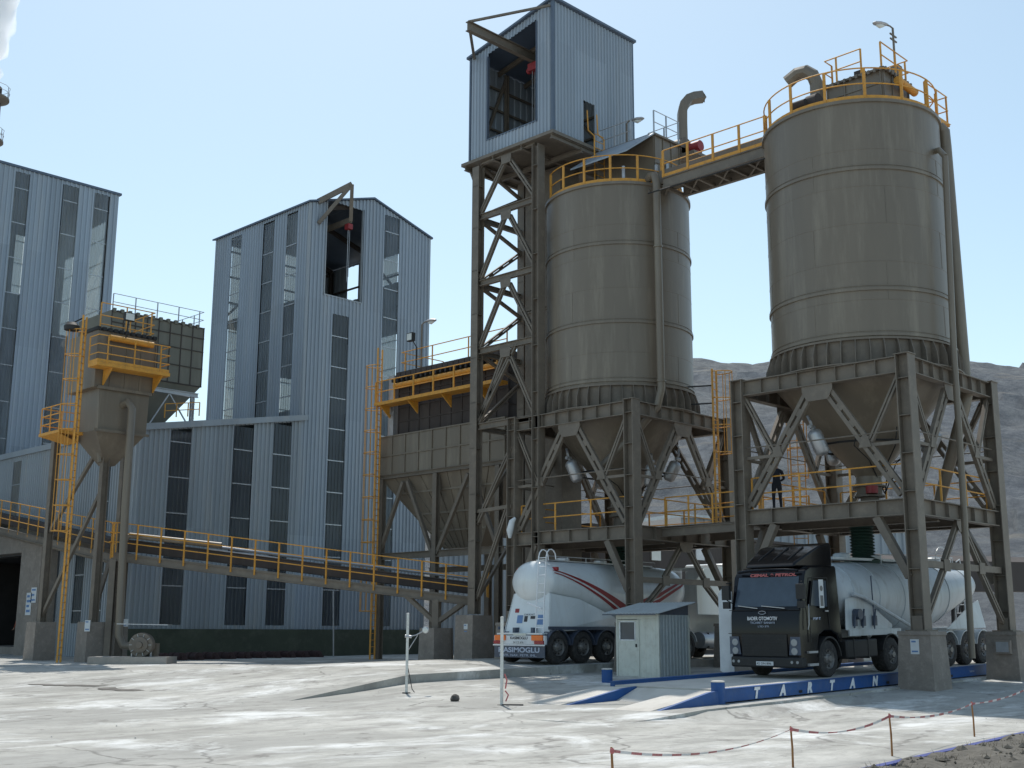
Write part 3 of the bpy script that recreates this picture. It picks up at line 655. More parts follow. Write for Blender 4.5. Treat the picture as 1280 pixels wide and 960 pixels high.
# ---------------------------------------------------------------- concrete portal with the truck tunnel
po = thing('loading_portal', 'concrete portal with a dark drive through opening at the left edge', 'portal', (26.6, 60, .3))
m = MB(); m.box(26.45, 58.95, 0, 27.3, 61.3, 5.45); m.box(26.45, 58.95, 5.453, 27.3, 74.8, 6.85); m.box(26.45, 70.5, 0, 27.3, 74.8, 5.45)
m.build('frame', CONC, po)
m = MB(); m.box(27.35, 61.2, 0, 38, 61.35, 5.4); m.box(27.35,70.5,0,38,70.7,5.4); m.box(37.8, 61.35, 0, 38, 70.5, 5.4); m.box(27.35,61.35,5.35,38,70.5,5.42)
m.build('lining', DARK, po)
rel(po)
def sign(name, label, o, xd, w_, h_, base=SIGNW, bars=3, bm=SIGNB, nrm=None):
    o = Vector(o); xd = Vector(xd).normalized(); n = xd.cross(V(0,0,1))
    t = thing(name, label, 'sign', o)
    def plate(a0, a1, b0, b1, off, th, mt, nm):
        mb = MB(); p = [o+xd*a+V(0,0,b)+n*off for a, b in ((a0,b0),(a1,b0),(a1,b1),(a0,b1))]; mb.prism(p, n*th); return mb.build(nm, mt, t)
    plate(0, w_, 0, h_, 0, .015, base, 'plate')
    for i in range(bars):
        z = h_*(.18+.66*i/max(1, bars-.999)) if bars > 1 else h_*.5
        plate(w_*.14, w_*(.86-.2*(i % 2)), z-h_*.05, z+h_*.06, .016, .003, bm, 'printed_line')
    rel(t); return t
sign('notice_sign', 'tall narrow white notice on the concrete portal jamb', (26.44, 60.25, 2.3), (0,-1,0), .6, 1.1, bars=4)
sign('notice_sign', 'square blue printed notice on the concrete portal beside the tall narrow one', (26.44, 59.75, 2.9), (0,-1,0), .6, .75, bars=3)

def stain(px, py, lx, ly, ang, seed, m_):
    c = ZP(px, py, gz(*ZP(px, py, 0).xy)); n, k = 40, 6; vs = [V(c.x, c.y, 0)]; fs = []
    for j in range(1, k+1):
        for i in range(n):
            a = 2*math.pi*i/n; r = (1+.45*noise.noise(V(math.cos(a)*1.6+seed, math.sin(a)*1.6, seed))+.2*noise.noise(V(math.cos(a)*5, math.sin(a)*5, seed)))*j/k
            x, y = lx*r*math.cos(a), ly*r*math.sin(a); vs.append(V(c.x+x*math.cos(ang)-y*math.sin(ang), c.y+x*math.sin(ang)+y*math.cos(ang), 0))
    for v in vs: v.z = gfull(v.x, v.y)+.012
    for i in range(n): fs.append((0, 1+i, 1+(i+1) % n))
    for j in range(k-1):
        for i in range(n): a = 1+j*n; fs.append((a+i, a+n+i, a+n+(i+1) % n, a+(i+1) % n))
    tag(mesh_obj('oil_stain', vs, fs, m_, None, True), kind='stuff')
STAIN = mat('dark_stain', (.075,.07,.062), .8, var=.4, scale=1.5, dirt=(.3,.29,.27), dirt_amt=.6)
STAIN2 = mat('grey_stain', (.22,.215,.2), .9, var=.3, scale=1.2, dirt=(.42,.41,.39), dirt_amt=.9)
for a in ((122,845,1.7,1.3,-.7,1,STAIN),(205,852,1.5,.8,-.8,2,STAIN),(165,859,1.0,.6,-.7,3,STAIN)):stain(*a)
for a in () and ((122,845,1.5,.5,-.7,1,STAIN),(205,851,1.6,.35,-.8,2,STAIN),(165,859,.9,.22,-.7,3,STAIN),(30,866,1.5,.5,-.8,4,STAIN2),(655,908,1.2,.32,-.72,6,STAIN2),(705,866,.7,.18,-.3,7,STAIN2),(90,925,1.1,.3,-.8,8,STAIN2),(960,930,.9,.25,-.7,9,STAIN2),(240,905,1.6,.4,-.75,10,STAIN2)): stain(*a)
# ---------------------------------------------------------------- silo frames
def lace(mb, p, q, wd=.26, nrm=(0,-1,0), bars=6):
    p, q = Vector(p), Vector(q); d = (q-p).normalized(); n = Vector(nrm); s = d.cross(n).normalized()
    bw_ = wd*.37
    for k in (-1, 1): mb.bar(p+s*k*(wd/2-bw_/2), q+s*k*(wd/2-bw_/2), bw_, .13, n)
    L = (q-p).length; k = max(2, round(L/.75))
    for i in range(k+1):
        c = p+d*L*i/k; mb.bar(c-d*.13, c+d*.13, .1, wd*.3, n)
    return mb
def gusset(mb, c, s, n, w1, w2, h):
    """plate hanging from c: half widths w1 at top and w2 below, height h, along s, facing n"""
    c, s, n = Vector(c), Vector(s), Vector(n); mb.prism([c-s*w1, c+s*w1, c+s*w1-V(0,0,h*.35), c+s*w2-V(0,0,h), c-s*w2-V(0,0,h), c-s*w1-V(0,0,h*.35)], n*.02)
def silo_frame(name, label, x0, y0, s, zt, zp, zg, plinths=True, xlow=True):
    t = thing(name, label, 'steel frame', (x0, y0, zg), group=None)
    x1, y1 = x0+s, y0+s; cw = .44
    for cx, cy in ((x0,y0),(x1,y0),(x0,y1),(x1,y1)):
        m = MB(); m.ibeam((cx,cy,zg+1.7),(cx,cy,zt+.02), .46, cw, (0,1,0), .035)
        z = zg+2.3
        while z < zt: m.box(cx-.2, cy-.2, z, cx+.2, cy+.2, z+.02); z += 1.15
        m.box(cx-.34, cy-.34, zg+1.66, cx+.34, cy+.34, zg+1.70)
        for a in (-1,1):
            m.box(cx+a*.24-.012, cy-.16, zg+1.7, cx+a*.24+.012, cy+.16, zg+2.1)
        m.box(cx-.25, cy-.25, zt+.02, cx+.25, cy+.25, zt+.05)
        m.build('column', STEEL, t)
        b = MB(); b.frustum((cx,cy,-.6), 1.18, 1.18, (cx,cy,zg+1.55), .98, .98); b.frustum((cx,cy,zg+1.55), 1.04, 1.04, (cx,cy,zg+1.66), 1.02, 1.02)
        b.build('plinth', CONC, t)
    c = ((x0,y0),(x1,y0),(x1,y1),(x0,y1))
    for i in range(4):
        a, b = V(*c[i],0), V(*c[(i+1)%4],0); d = (b-a).normalized(); n = d.cross(V(0,0,1)); L = s
        pa, pb = a+d*.23, b-d*.23
        m = MB(); m.ibeam(pa+V(0,0,zt-.26), pb+V(0,0,zt-.26), .3, .52)
        for k in range(1, 8): m.bar(pa.lerp(pb,k/8)+V(0,0,zt-.49)+n*0, pa.lerp(pb,k/8)+V(0,0,zt-.03), .28, .016, d)
        m.build('top_beam', STEEL, t)
        m = MB(); m.ibeam(pa+V(0,0,zp-.26), pb+V(0,0,zp-.26), .28, .5)
        for k in range(1, 6): m.bar(pa.lerp(pb,k/6)+V(0,0,zp-.48), pa.lerp(pb,k/6)+V(0,0,zp-.04), .26, .016, d)
        m.build('platform_beam', STEEL, t)
        mid = a.lerp(b,.5); off = n*.02
        m = MB(); top = mid+V(0,0,zt-.75)
        for sgn, e in ((-1, a), (1, b)):
            foot = e-d*sgn*.30+V(0,0,zp+.15); lace(m, top+d*sgn*.35, foot, .34, n)
            q = (top+d*sgn*.35).lerp(foot, .52)
            lace(m, e-d*sgn*.25+V(0,0,zt-.65), q+d*sgn*.15, .17, n)
            m.bar(e-d*sgn*.2+V(0,0,q.z-.1), q+V(0,0,-.1), .1, .1)
            gusset(m, q+V(0,0,.18)+n*.072, d, n, .14, .22, .34)
        gusset(m, mid+V(0,0,zt-.52)+n*.08, d, n, .55, .38, .5)
        m.tube([pa+V(0,0,zp+2.05)+n*.05, pb+V(0,0,zp+2.05)+n*.05], .022, 5)
        m.build('brace', STEEL, t)
        m = MB()
        if i in (0, 2):       # long faces: short knees under the platform; the trucks pass between the others
            for sgn, e in ((-1, a), (1, b)): m.bar(e-d*sgn*1.25+V(0,0,zp-.52), e-d*sgn*.25+V(0,0,zp-2.3), .22, .2, n)
            if i == 0 and xlow:
                zc = zp-1.95
                m = MB(); m.bar(pa+V(0,0,zc), pb+V(0,0,zc), .16, .2)
                for sgn, e in ((-1, a), (1, b)):
                    lace(m, mid+d*sgn*.12+V(0,0,zp-.55), e-d*sgn*(1.75)+V(0,0,zc+.1), .2, n)
                    lace(m, e-d*sgn*1.75+V(0,0,zc-.05), e-d*sgn*.3+V(0,0,zg+2.0), .2, n)
                    gusset(m, e-d*sgn*1.75+V(0,0,zc+.18)+n*.09, d, n, .2, .2, .36)
                gusset(m, mid+V(0,0,zp-.52)+n*.1, d, n, .4, .25, .35)
        else:
            for sgn, e in ((-1, a), (1, b)): m.bar(e-d*sgn*1.2+V(0,0,zp-.52), e-d*sgn*.25+V(0,0,zp-2.35), .24, .22, n)
        m.build('lower_brace', STEEL, t)
    m = MB(); m.box(x0+.16, y0+.16, zp-.02, x1-.16, y1-.16, zp+.012)
    m.build('deck', STEEL, t)
    m = MB()
    for k in range(1, 9): m.ibeam((x0+.16,y0+s*k/9,zp-.14),(x1-.16,y0+s*k/9,zp-.14), .12, .22)
    for k in (1, 2): m.ibeam((x0+s*k/3,y0+.2,zp-.42),(x0+s*k/3,y1-.2,zp-.42), .2, .32)
    m.build('joist', STEEL, t)
    for i in range(4):
        a, b = V(*c[i],0), V(*c[(i+1)%4],0); d = (b-a).normalized(); n = d.cross(V(0,0,1))
        if i in (0, 3): railing(t, [a+d*.3-n*.1+V(0,0,zp), b-d*.3-n*.1+V(0,0,zp)], 1.05, 1.7, YEL, toe=False)
        elif i == 1: railing(t, [a+d*.3-n*.1+V(0,0,zp), b-d*.3-n*.1+V(0,0,zp)], 1.05, 1.7, YEL, toe=False)
        else: railing(t, [a+d*.9-n*.1+V(0,0,zp), b-d*.9-n*.1+V(0,0,zp)], 1.05, 1.7, YEL, toe=False)
    return t
FX, FZT, FZP = 33.9, 9.97, 5.5
RF = silo_frame('silo_frame', 'brown grey steel frame on concrete plinths round the black tractor tanker lorry', FX, 16.6, 6.0, FZT, 5.62, .04)
rel(RF)
LF = silo_frame('silo_frame', 'brown grey steel frame standing over the white tanker lorry with red stripes', FX, 27.3, 6.0, FZT, 5.42, .3)
rel(LF)
sign('number_sign', 'white sign with a printed symbol on the nearest concrete plinth below the right silo', (33.395, 16.72, 1.05), (0,-1,0), .26, .42, bars=2)
bx = thing('junction_box', 'small grey box fixed to the right hand concrete plinth beside the weighbridge', 'box', (39.3, 16.3, 1.15))
m = MB(); m.box(39.22, 16.25, 1.0, 39.37, 16.75, 1.42); m.build('body', CONC, bx); m = MB(); m.box(39.2,16.3,1.05,39.218,16.7,1.37); m.build('cover', GALV, bx); rel(bx)

# ---------------------------------------------------------------- silos
def silo(name, label, cx, cy, r, zb, zt, rings, zc=6.5, loc=None):
    t = thing(name, label, 'silo', (cx, cy, FZT))
    m = MB(); m.rev((cx,cy,0), [(r, zb), (r, zt-.02), (r-.06, zt), (.01, zt+.25)], 72); m.build('shell', OLIVE, t, True)
    for z in rings:
        m = MB(); m.rev((cx,cy,z), [(r, -.05), (r+.05, -.045), (r+.05,.045), (r,.05)], 72)
        m.rev((cx,cy,z+.12), [(r, -.015), (r+.022, -.012), (r+.022,.012), (r,.015)], 72); m.build('ring', OLIVE, t)
    m = MB(); m.rev((cx,cy,zt), [(r,-.1),(r+.07,-.09),(r+.07,.02),(r-.1,.03)], 72); m.build('rim', OLIVE, t)
    m = MB()
    zz = zb+1.25; k = 0
    while zz < zt-.5:
        if min(abs(zz-q) for q in rings) > .3: m.rev((cx,cy,zz), [(r,-.012),(r+.006,-.006),(r+.006,.006),(r,.012)], 72)
        for j in range(4):
            a = j*math.pi/2+k*.8; d = V(math.cos(a), math.sin(a), 0); m.bar(V(cx,cy,max(zb,zz-1.25))+d*(r+.001), V(cx,cy,zz)+d*(r+.001), .02, .012, d)
        zz += 1.28; k += 1
    m.build('weld_seam', OLIVE, t)
    # skirt on the frame: ring beam with outward plates
    m = MB(); m.rev((cx,cy,0), [(r-.02, FZT+.04), (r-.02, zb)], 72); m.rev((cx,cy,FZT+.01), [(r-.1,0),(r+.26,0),(r+.26,.04),(r-.1,.04)], 72)
    m.build('skirt', STEEL, t)
    m = MB()
    for k in range(44):
        a = 2*math.pi*k/44; d = V(math.cos(a), math.sin(a), 0); s = V(-d.y, d.x, 0)*.012; c = V(cx,cy,0)
        pr_ = [(r-.03, FZT+.05), (r+.25, FZT+.05), (r+.23, FZT+.45), (r+.08, zb-.02), (r-.03, zb)]
        m.prism([c+d*q+V(0,0,z)-s for q, z in pr_], s*2)
    m.rev((cx,cy,0), [(r+.075, zb-.06), (r+.1, zb-.06), (r+.1, zb), (r, zb+.01)], 72)
    m.build('skirt_plate', STEEL, t)
    m = MB(); m.rev((cx,cy,0), [(r-.03, FZT+.05), (r-.03, FZT-.1), (.42, zc+.25), (.42, zc-.05)], 56); m.build('hopper', OLIVE, t, True)
    m = MB(); m.rev((cx,cy,zc-.05), [(.42,0),(.56,0),(.56,-.05),(.42,-.05),(.4,-.3),(.5,-.32),(.5,-.38),(.3,-.4)], 24)
    m.rev((cx,cy,zc-.4), [(.3,0),(.34,-.45),(.25,-.85),(.001,-.85)], 20)
    m.build('discharge_valve', STEEL, t, True)
    return t
def air_tank(parent, c, d, L=.9, r=.24):
    c, d = Vector(c), Vector(d).normalized(); m = MB(); p = [c+d*q for q in (0, .06, .14, L-.14, L-.06, L)]
    m.tube(p, [r*.45, r*.85, r, r, r*.85, r*.45], 14); m.tube([c, c-d*.2+V(0,0,.1), c-d*.25+V(.15,.15,.25)], .05, 6); m.tube([c-d*.1-V(.12,0,0), c-d*.1+V(.14,0,0)], .07, 8)
    m.build('air_tank', GALV, parent, True)
RC = (36.9, 19.6); LC = (36.9, 30.3); SR = 2.95
RS = silo('cement_silo', 'large olive grey steel silo on the right with a lamp post on its roof', *RC, SR+.05, 10.85, 18.95, [16.55, 12.45, 10.95])
LS = silo('cement_silo', 'olive grey steel silo standing beside the lattice tower', *LC, SR, 10.85, 18.95, [16.45, 13.3, 11.0])
m = MB(); m.cyl((36.5,19.3,6.15), .2, .25, 14); m.build('valve_motor', RED, RS, True)
for C_, S_, dz in ((RC, RS, 0), (LC, LS, 0)):
    cx, cy = C_
    air_tank(S_, (cx-2.35,cy+.65,8.15), (.35,-.25,-1), .9); air_tank(S_, (cx-.3,cy-1.75,8.0), (.05,.15,-1), .9, .22)
    air_tank(S_, (cx+1.0,cy-2.0,8.2), (-.2,.45,-1), .85); air_tank(S_, (cx+.9,cy+1.9,8.2), (-.2,-.3,-1), .85)
    m = MB()
    for k in range(5):
        a = -2.8+k*.75; p = V(cx+1.7*math.cos(a), cy+1.7*math.sin(a), 8.2)
        m.tube([p, p+V(0,0,-.6)+V(.1*math.cos(a*3),.15,0), V(cx+.9*math.cos(a+.2),cy+.9*math.sin(a+.2),7.2), V(cx+.5,cy-.3,6.2)], .02, 5)
    m.tube([V(cx,cy,7.75)+V(1.75*math.cos(a),1.75*math.sin(a),0) for a in [k*math.pi/10 for k in range(21)]], .04, 6)
    m.build('air_pipe', BLACKP, S_)
# deck edge railings on the silo tops
ca = lambda C_, r, a, z: V(C_[0]+r*math.cos(a), C_[1]+r*math.sin(a), z)
railing(LS, [ca(LC, SR-.05, R(a), 19.0) for a in range(150, 301, 6)], 1.1, 1.15, YEL, pr=.045)
railing(RS, [ca(RC, SR, R(a), 19.0) for a in range(118, 372, 6)], 1.1, 1.3, YEL, pr=.045)
railing(LS, [ca(LC, SR-.05, R(a), 19.0) for a in range(-30, 40, 8)], 1.1, 1.3, YEL)
def pipe(parent, pts, r, name='pipe', m=None, n=12, col=()):
    b = MB(); b.tube(pts, r, n)
    for p, d in col:
        p, d = Vector(p), Vector(d).normalized(); b.tube([p-d*.03, p+d*.03], r*1.25, n)
    return b.build(name, m or OLIVE, parent, True)
# downpipes
px_, py_ = YP(822, 300, 27.15).x, 27.15
pipe(LS, [(px_+.25,27.9,19.0),(px_+.14,27.55,19.25),(px_,27.25,19.15),(px_,27.15,18.8),(px_,27.12,10.6),(px_-.05,27.3,9.9),(px_-.5,28.2,8.8),(px_-1.2,29.3,7.6)], .15, 'downpipe', col=[((px_,27.14,16.2),(0,0,1)),((px_,27.12,10.9),(0,0,1))])
qx = 38.55
pipe(RS, [(qx-.5,17.7,18.7),(qx-.3,17.35,19.05),(qx-.05,17.1,19.1),(qx+.12,16.95,18.85),(qx+.15,16.95,18.3),(qx+.25,16.9,9.4)], .21, 'downpipe')
pipe(RS, [(qx+.25,16.9,9.4),(qx+.1,16.95,9.0),(qx+.7,18.3,6.0)], .2, 'downpipe')
pipe(RS, [(36.9,16.2,17.2),(36.55,16.22,10.4),(36.5,16.22,6.5),(36.3,16.22,.9)], .1, 'thin_pipe')
pipe(RS, [(36.9,16.2,17.2),(36.95,16.4,17.5),(37.2,16.9,17.6)], .1, 'thin_pipe')
m = MB(); m.tube([(qx-.15,17.05,18.0),(qx-.12,17.03,14.6)], .16, 8); m.build('cable_tray', GALV, RS)
# filling bellows below the right silo
b = MB(); pts = []
for k in range(28): pts.append((.36+(.05 if k % 2 else -.03), 5.4-k*.05))
b.rev((36.4,19.7,0), [(.05,5.5)]+pts+[(.62,3.95),(.6,3.85),(.2,3.8)], 22); b.build('loading_bellows', BELLOW, RS, True)
b = MB(); b.rev((36.5,30.2,0), [(.05,5.3)]+[(.33+(.05 if k % 2 else -.03), 5.2-k*.05) for k in range(24)]+[(.55,3.98),(.2,3.95)], 22); b.build('loading_bellows', BELLOW, LS, True)

# left silo roof kit: slanting dust house, blower with bent duct, rails
m = MB(); m.box(36.45,28.0,19.1,38.2,31.0,21.35); m.build('dust_filter', OLIVE, LS)
m = MB(); m.prism([V(35.1,28.3,20.35), V(36.44,27.9,21.38), V(36.44,27.9,21.45), V(35.1,28.3,20.42)], (0,3.0,0)); m.build('filter_canopy', CLAD, LS)
m = MB(); m.box(36.4,27.9,21.36,38.3,31.1,21.44); m.build('filter_roof', STEEL, LS)
m = MB()
for k in range(4): m.box(36.5+k*.55, 27.96, 19.15, 36.54+k*.55, 27.998, 21.34)
m.box(36.46,27.965,20.2,38.19,27.997,20.25); m.build('filter_rib', OLIVE, LS)
railing(LS, [(36.5,30.9,21.45),(36.5,29.2,21.45)], .95, .9, GALV, toe=False, r=.018); railing(LS, [(36.5,28.0,21.45),(38.2,28.0,21.45),(38.2,29.6,21.45)], 1.0, .8, GALV, toe=False, r=.018)
m = MB(); m.box(38.25,27.3,20.95,39.9,28.9,21.07); m.bar((38.25,27.5,19.9),(39.7,27.5,20.95),.08); m.bar((38.25,28.7,19.9),(39.7,28.7,20.95),.08)
for y in (27.4, 28.8): m.bar((39.9,y,21.0),(40.2,y,20.5),.06)
m.build('bracket_platform', STEEL, LS)
m = MB(); m.cyl((38.85,28.1,21.55), .45, .45, 22, 'y'); m.box(38.5,28.1,21.1,39.2,28.5,21.5); m.build('blower', STEEL, LS, True)
m = MB(); m.cyl((38.95,27.45,21.5), .23, .6, 16, 'y'); m.box(38.8,27.5,21.1,39.1,27.9,21.3); m.build('blower_motor', RED, LS, True)
m = MB(); c0 = [(38.85,28.3,21.6),(38.85,28.3,22.7),(38.87,28.3,23.2),(38.97,28.28,23.55),(39.2,28.2,23.85),(39.5,28.1,24.02),(39.9,27.95,24.15)]
m.tube(c0, .27, 4, caps=False); m.tube([c0[-1], Vector(c0[-1])+V(.05,-.03,.02)], [.27,.05], 4); m.build('bent_duct', OLIVE, LS)
# vertical tubes near the tower door
m = MB()
for x, y, h in ((37.2,27.9,20.3),(36.2,27.7,19.9),(35.0,28.4,19.7)): m.tube([(x,y,19),(x,y,h)], .07, 8)
m.build('vent_pipe', GALV, LS)

# right silo roof kit
m = MB(); m.box(36.15,17.85,19.1,38.05,20.0,20.62); m.build('dust_filter', OLIVE, RS)
m = MB()
for k in range(4): m.box(36.17+k*.6, 17.81, 19.12, 36.22+k*.6, 17.848, 20.6)
for k in range(4): m.box(36.11, 17.9+k*.68, 19.12, 36.148, 17.95+k*.68, 20.6)
for z in (19.6, 20.15): m.box(36.12,17.85,z,36.147,20.0,z+.04)
pass
m.build('filter_rib', OLIVE, RS)
m = MB(); m.box(36.05,17.75,20.625,38.15,20.1,20.7)
for k in range(10): m.box(35.99,17.8+k*.23,20.55,36.048,17.88+k*.23,20.69)
for k in range(9): m.box(36.1+k*.23,17.69,20.55,36.18+k*.23,17.748,20.69)
m.build('filter_lid', STEEL, RS)
railing(RS, [(36.6,20.0,20.7),(36.1,20.0,20.7),(36.1,18.6,20.7)], .95, .95, YEL, toe=False)
railing(RS, [(36.1,17.85,20.7),(38.1,17.85,20.7),(38.1,19.0,20.7)], .95, 1.1, YEL, toe=False)
m = MB(); m.tube([(36.7,17.6,20.35),(38.0,17.6,20.3)], .14, 12); m.build('air_header', YEL, RS, True)
m = MB(); m.box(37.4,16.95,19.2,39.2,17.6,19.27); m.prism([V(37.6,16.9,18.9),V(39.2,16.9,19.27),V(37.4,16.9,19.27)],(0,.05,0)); m.build('service_platform', YEL, RS)
railing(RS, [(37.4,16.97,19.27),(39.15,16.97,19.27),(39.15,17.9,19.27)], 1.05, .9, YEL, toe=False)
g = YP(1028,140,20.0)
m = MB(); c0 = [(36.0,20.3,19.4),(36.0,20.3,20.5),(36.0,20.3,20.85),(35.95,20.4,21.2),(35.9,20.65,21.42),(35.85,20.95,21.42),(35.8,21.35,21.2)]
m.tube(c0, [.24,.24,.24,.24,.24,.24,.25], 10, caps=False); m.build('bent_duct', OLIVE, RS)
m = MB(); m.cyl((34.9,19.6,19.55), .34, .4, 18, 'y'); m.box(34.3,19.4,19.1,35.3,20.2,19.25); m.cyl((34.5,19.9,19.5), .16, .5, 12, 'y'); m.box(34.0,19.7,19.02,34.4,19.9,19.1); m.build('blower', BROWN, RS, True)
m = MB(); m.bar((37.85,19.6,19.1),(37.85,19.6,21.6), .1); m.box(37.75,19.4,21.25,38.15,19.75,21.75); m.build('control_cabinet', BROWN, RS)

def street_lamp(label, base, h, arm, name='street_lamp', post=True, m_=None):
    t = thing(name, label, 'lamp', base); b = Vector(base); a = Vector(arm); top = b+V(0,0,h)
    mb = MB(); mb.tube([b, top], .045, 8); mb.build('pole', m_ or STEEL, t)
    mb = MB(); mb.tube([top, top+V(0,0,.08)+a*.25, top+V(0,0,.1)+a*.5], .03, 6); mb.build('arm', m_ or STEEL, t)
    d = a.normalized(); s = V(-d.y, d.x, 0); c = top+V(0,0,.12)+a*.5
    mb = MB(); mb.tube([c-d*.05, c+d*.08, c+d*.3, c+d*.5, c+d*.6], [.04,.1,.14,.12,.04], 12)
    for v in mb.v: v.z = c.z+(v.z-c.z)*.6
    mb.build('lamp_head', GALV, t, True)
    mb = MB(); mb.tube([c+d*.14-V(0,0,.06), c+d*.3-V(0,0,.085), c+d*.46-V(0,0,.06)], [.05,.1,.05], 10); mb.build('lens', LAMPG, t, True)
    return rel(t)
def on_ray(px, py, x=None, y=None): return XP(px, py, x) if x is not None else YP(px, py, y)
lp = YP(1120, 100, 19.4)
t = street_lamp('lamp post rising above the roof of the right silo', (lp.x, 19.4, 20.6), 3.75, (-.4,.25,0))
m = MB(); m.bar((lp.x-.25,19.4,24.05),(lp.x+.25,19.4,24.05),.05); m.bar((lp.x-.25,19.4,23.85),(lp.x+.25,19.4,23.85),.05); m.box(lp.x-.2,19.2,22.35,lp.x+.16,19.5,22.75); o = m.build('camera_box', STEEL, t)
rel(t)

# ---------------------------------------------------------------- covered conveyor bridge between the silos
br = thing('conveyor_bridge', 'narrow steel bridge with yellow rails joining the tops of the two silos', 'bridge', (35.6, 25.0, 18.3))
m = MB(); xa, xb, ya, yb = 35.6, 36.9, 22.2, 26.9
m.ibeam((xa,ya,18.75),(xa,yb,18.75), .14, .42); m.ibeam((xb,ya,18.75),(xb,yb,18.75), .14, .42)
for k in range(8): m.bar((xa,ya+.2+k*.75,18.62),(xb,ya+.2+k*.75,18.62), .1, .12)
for k in range(4): m.bar((xa,ya+.2+k*1.4,18.6),(xb,ya+1.6+k*1.4,18.6), .06, .06)
m.build('girder', STEEL, br)
m = MB(); m.box(xa+.1,ya,18.965,xb+.3,yb,18.99); m.build('deck', STEEL, br)
m = MB(); m.box(xa+.5,ya-.8,19.0,xb+.1,yb+.9,19.55); m.build('screw_conveyor', OLIVE, br)
m = MB(); m.tube([(35.0,21.9,18.2),(35.0,27.2,18.25)], .03, 6); m.build('cable', BLACKP, br)
railing(br, [(xa,ya,19.0),(xa,yb,19.0)], 1.1, 1.3, YEL, pr=.045); railing(br, [(xb+.3,ya,19.0),(xb+.3,yb,19.0)], 1.1, 1.3, YEL)
rel(br)
rel(LS); rel(RS)

# platform link and caged ladder between the frames
lk = thing('link_walkway', 'short steel walkway with yellow rails joining the two silo platforms', 'walkway', (36.9, 25, 5.3))
m = MB(); m.ibeam((35.4,22.75,5.25),(35.4,27.15,5.2), .14, .3); m.ibeam((38.4,22.75,5.25),(38.4,27.15,5.2), .14, .3); m.build('girder', STEEL, lk)
m = MB(); m.box(35.35,22.7,5.41,38.45,27.2,5.43); m.build('deck', STEEL, lk)
railing(lk, [(35.4,22.8,5.43),(35.4,27.0,5.43)], 1.05, 1.2, YEL, toe=False); railing(lk, [(38.4,22.8,5.43),(38.4,27.0,5.43)], 1.05, 1.2, YEL, toe=False)
rel(lk)
cl = thing('caged_ladder', 'yellow caged ladder standing between the left and right silo frames', 'ladder', (38.0, 26.0, 5.43))
ladder(cl, (37.9,26.4,5.43), (37.9,26.4,11.6), (.3,-1,0), YEL, .5, cage=2.9, name='rungs')
m = MB(); m.bar((37.9,26.5,11.0),(37.2,28.0,11.0),.05); m.bar((37.9,26.5,10.3),(37.2,28.0,10.3),.05); m.tube([(37.25,27.9,11.3),(37.25,27.9,9.8)],.05,6); m.build('bracket', BLACKP, cl)
rel(cl)
cl = thing('caged_ladder', 'yellow caged ladder seen behind the hopper of the right silo', 'ladder', (38.0, 24.0, 5.43))
q0 = YP(1000, 640, 23.4)
ladder(cl, (q0.x,23.4,2.0), (q0.x,23.4,9.6), (-1,-.6,0), YEL, .5, cage=5.2, name='rungs'); rel(cl)

# ---------------------------------------------------------------- lattice lift tower with its blue house
tw = thing('lattice_tower', 'tall brown grey lattice tower carrying a blue corrugated house with an open hoist bay', 'tower', (33.9, 35.5, .3))
TX, TY1, TY0, TX2 = 33.9, 35.55, 32.0, 36.7
m = MB()
for cx, cy, zb_, nm in ((TX,TY1,2.3,0),(TX,TY0,2.3,1),(TX2,TY1,.5,2),(39.2,TY0,10,3)):
    m = MB(); m.ibeam((cx,cy,zb_),(cx,cy,21.3), .4, .36, (1,0,0) if nm != 1 else (0,1,0), .03)
    z = zb_+1
    while z < 21: m.box(cx-.18,cy-.16,z,cx+.18,cy+.16,z+.02); z += 1.9
    m.build('column', STEEL, tw)
b = MB(); b.frustum((TX,TY1,-.5), 1.25, 1.1, (TX,TY1,2.25), 1.1, 1.0); b.build('plinth', CONC, tw)
b = MB(); b.frustum((TX2,TY1,-.5), 1.1, 1.1, (TX2,TY1,.5), 1.0, 1.0); b.build('plinth', CONC, tw)
lv = [9.9, 13.1, 16.05, 19.0, 21.5]
m = MB()
for z in lv: m.ibeam((TX,TY0+.2,z),(TX,TY1-.2,z), .18, .26); m.ibeam((TX+.2,TY1,z-.02),(TX2-.2,TY1,z-.02), .16, .22)
m.build('tie_beam', STEEL, tw)
for a, b in zip(lv, lv[1:]):
    m = MB(); mid = (TY0+TY1)/2
    lace(m, (TX,mid+.15,b-.35), (TX,TY1-.2,a+.2), .2, (-1,0,0)); lace(m, (TX,mid-.15,b-.35), (TX,TY0+.2,a+.2), .2, (-1,0,0))
    gusset(m, (TX-.09,mid,b-.12), (0,-1,0), (-1,0,0), .3, .26, .38)
    lace(m, (TX+.2,TY1,a+.15), (TX2-.2,TY1,b-1.0), .18, (0,-1,0)); m.bar((TX+.2,TY1,b-.1),(TX2-.2,TY1,b-.95),.14,.12)
    m.build('brace', STEEL, tw)
m = MB(); lace(m, (TX,TY1-.2,3.0),(TX,TY0+1.6,6.6),.18,(-1,0,0)); lace(m, (TX,TY1-.2,6.0),(TX,TY0+1.5,8.8),.18,(-1,0,0)); m.bar((TX,TY1,6.4),(TX,TY0+1.4,6.5),.14); m.bar((TX+.1,TY1,2.8),(TX2,TY1,6.2),.12); m.bar((TX2,TY1,9.5),(TX+.2,TY1,6.3),.12)
lace(m, (TX,TY1-.2,10.2),(TX,TY0+1.3,13.0),.2,(-1,0,0))
m.build('brace', STEEL, tw)
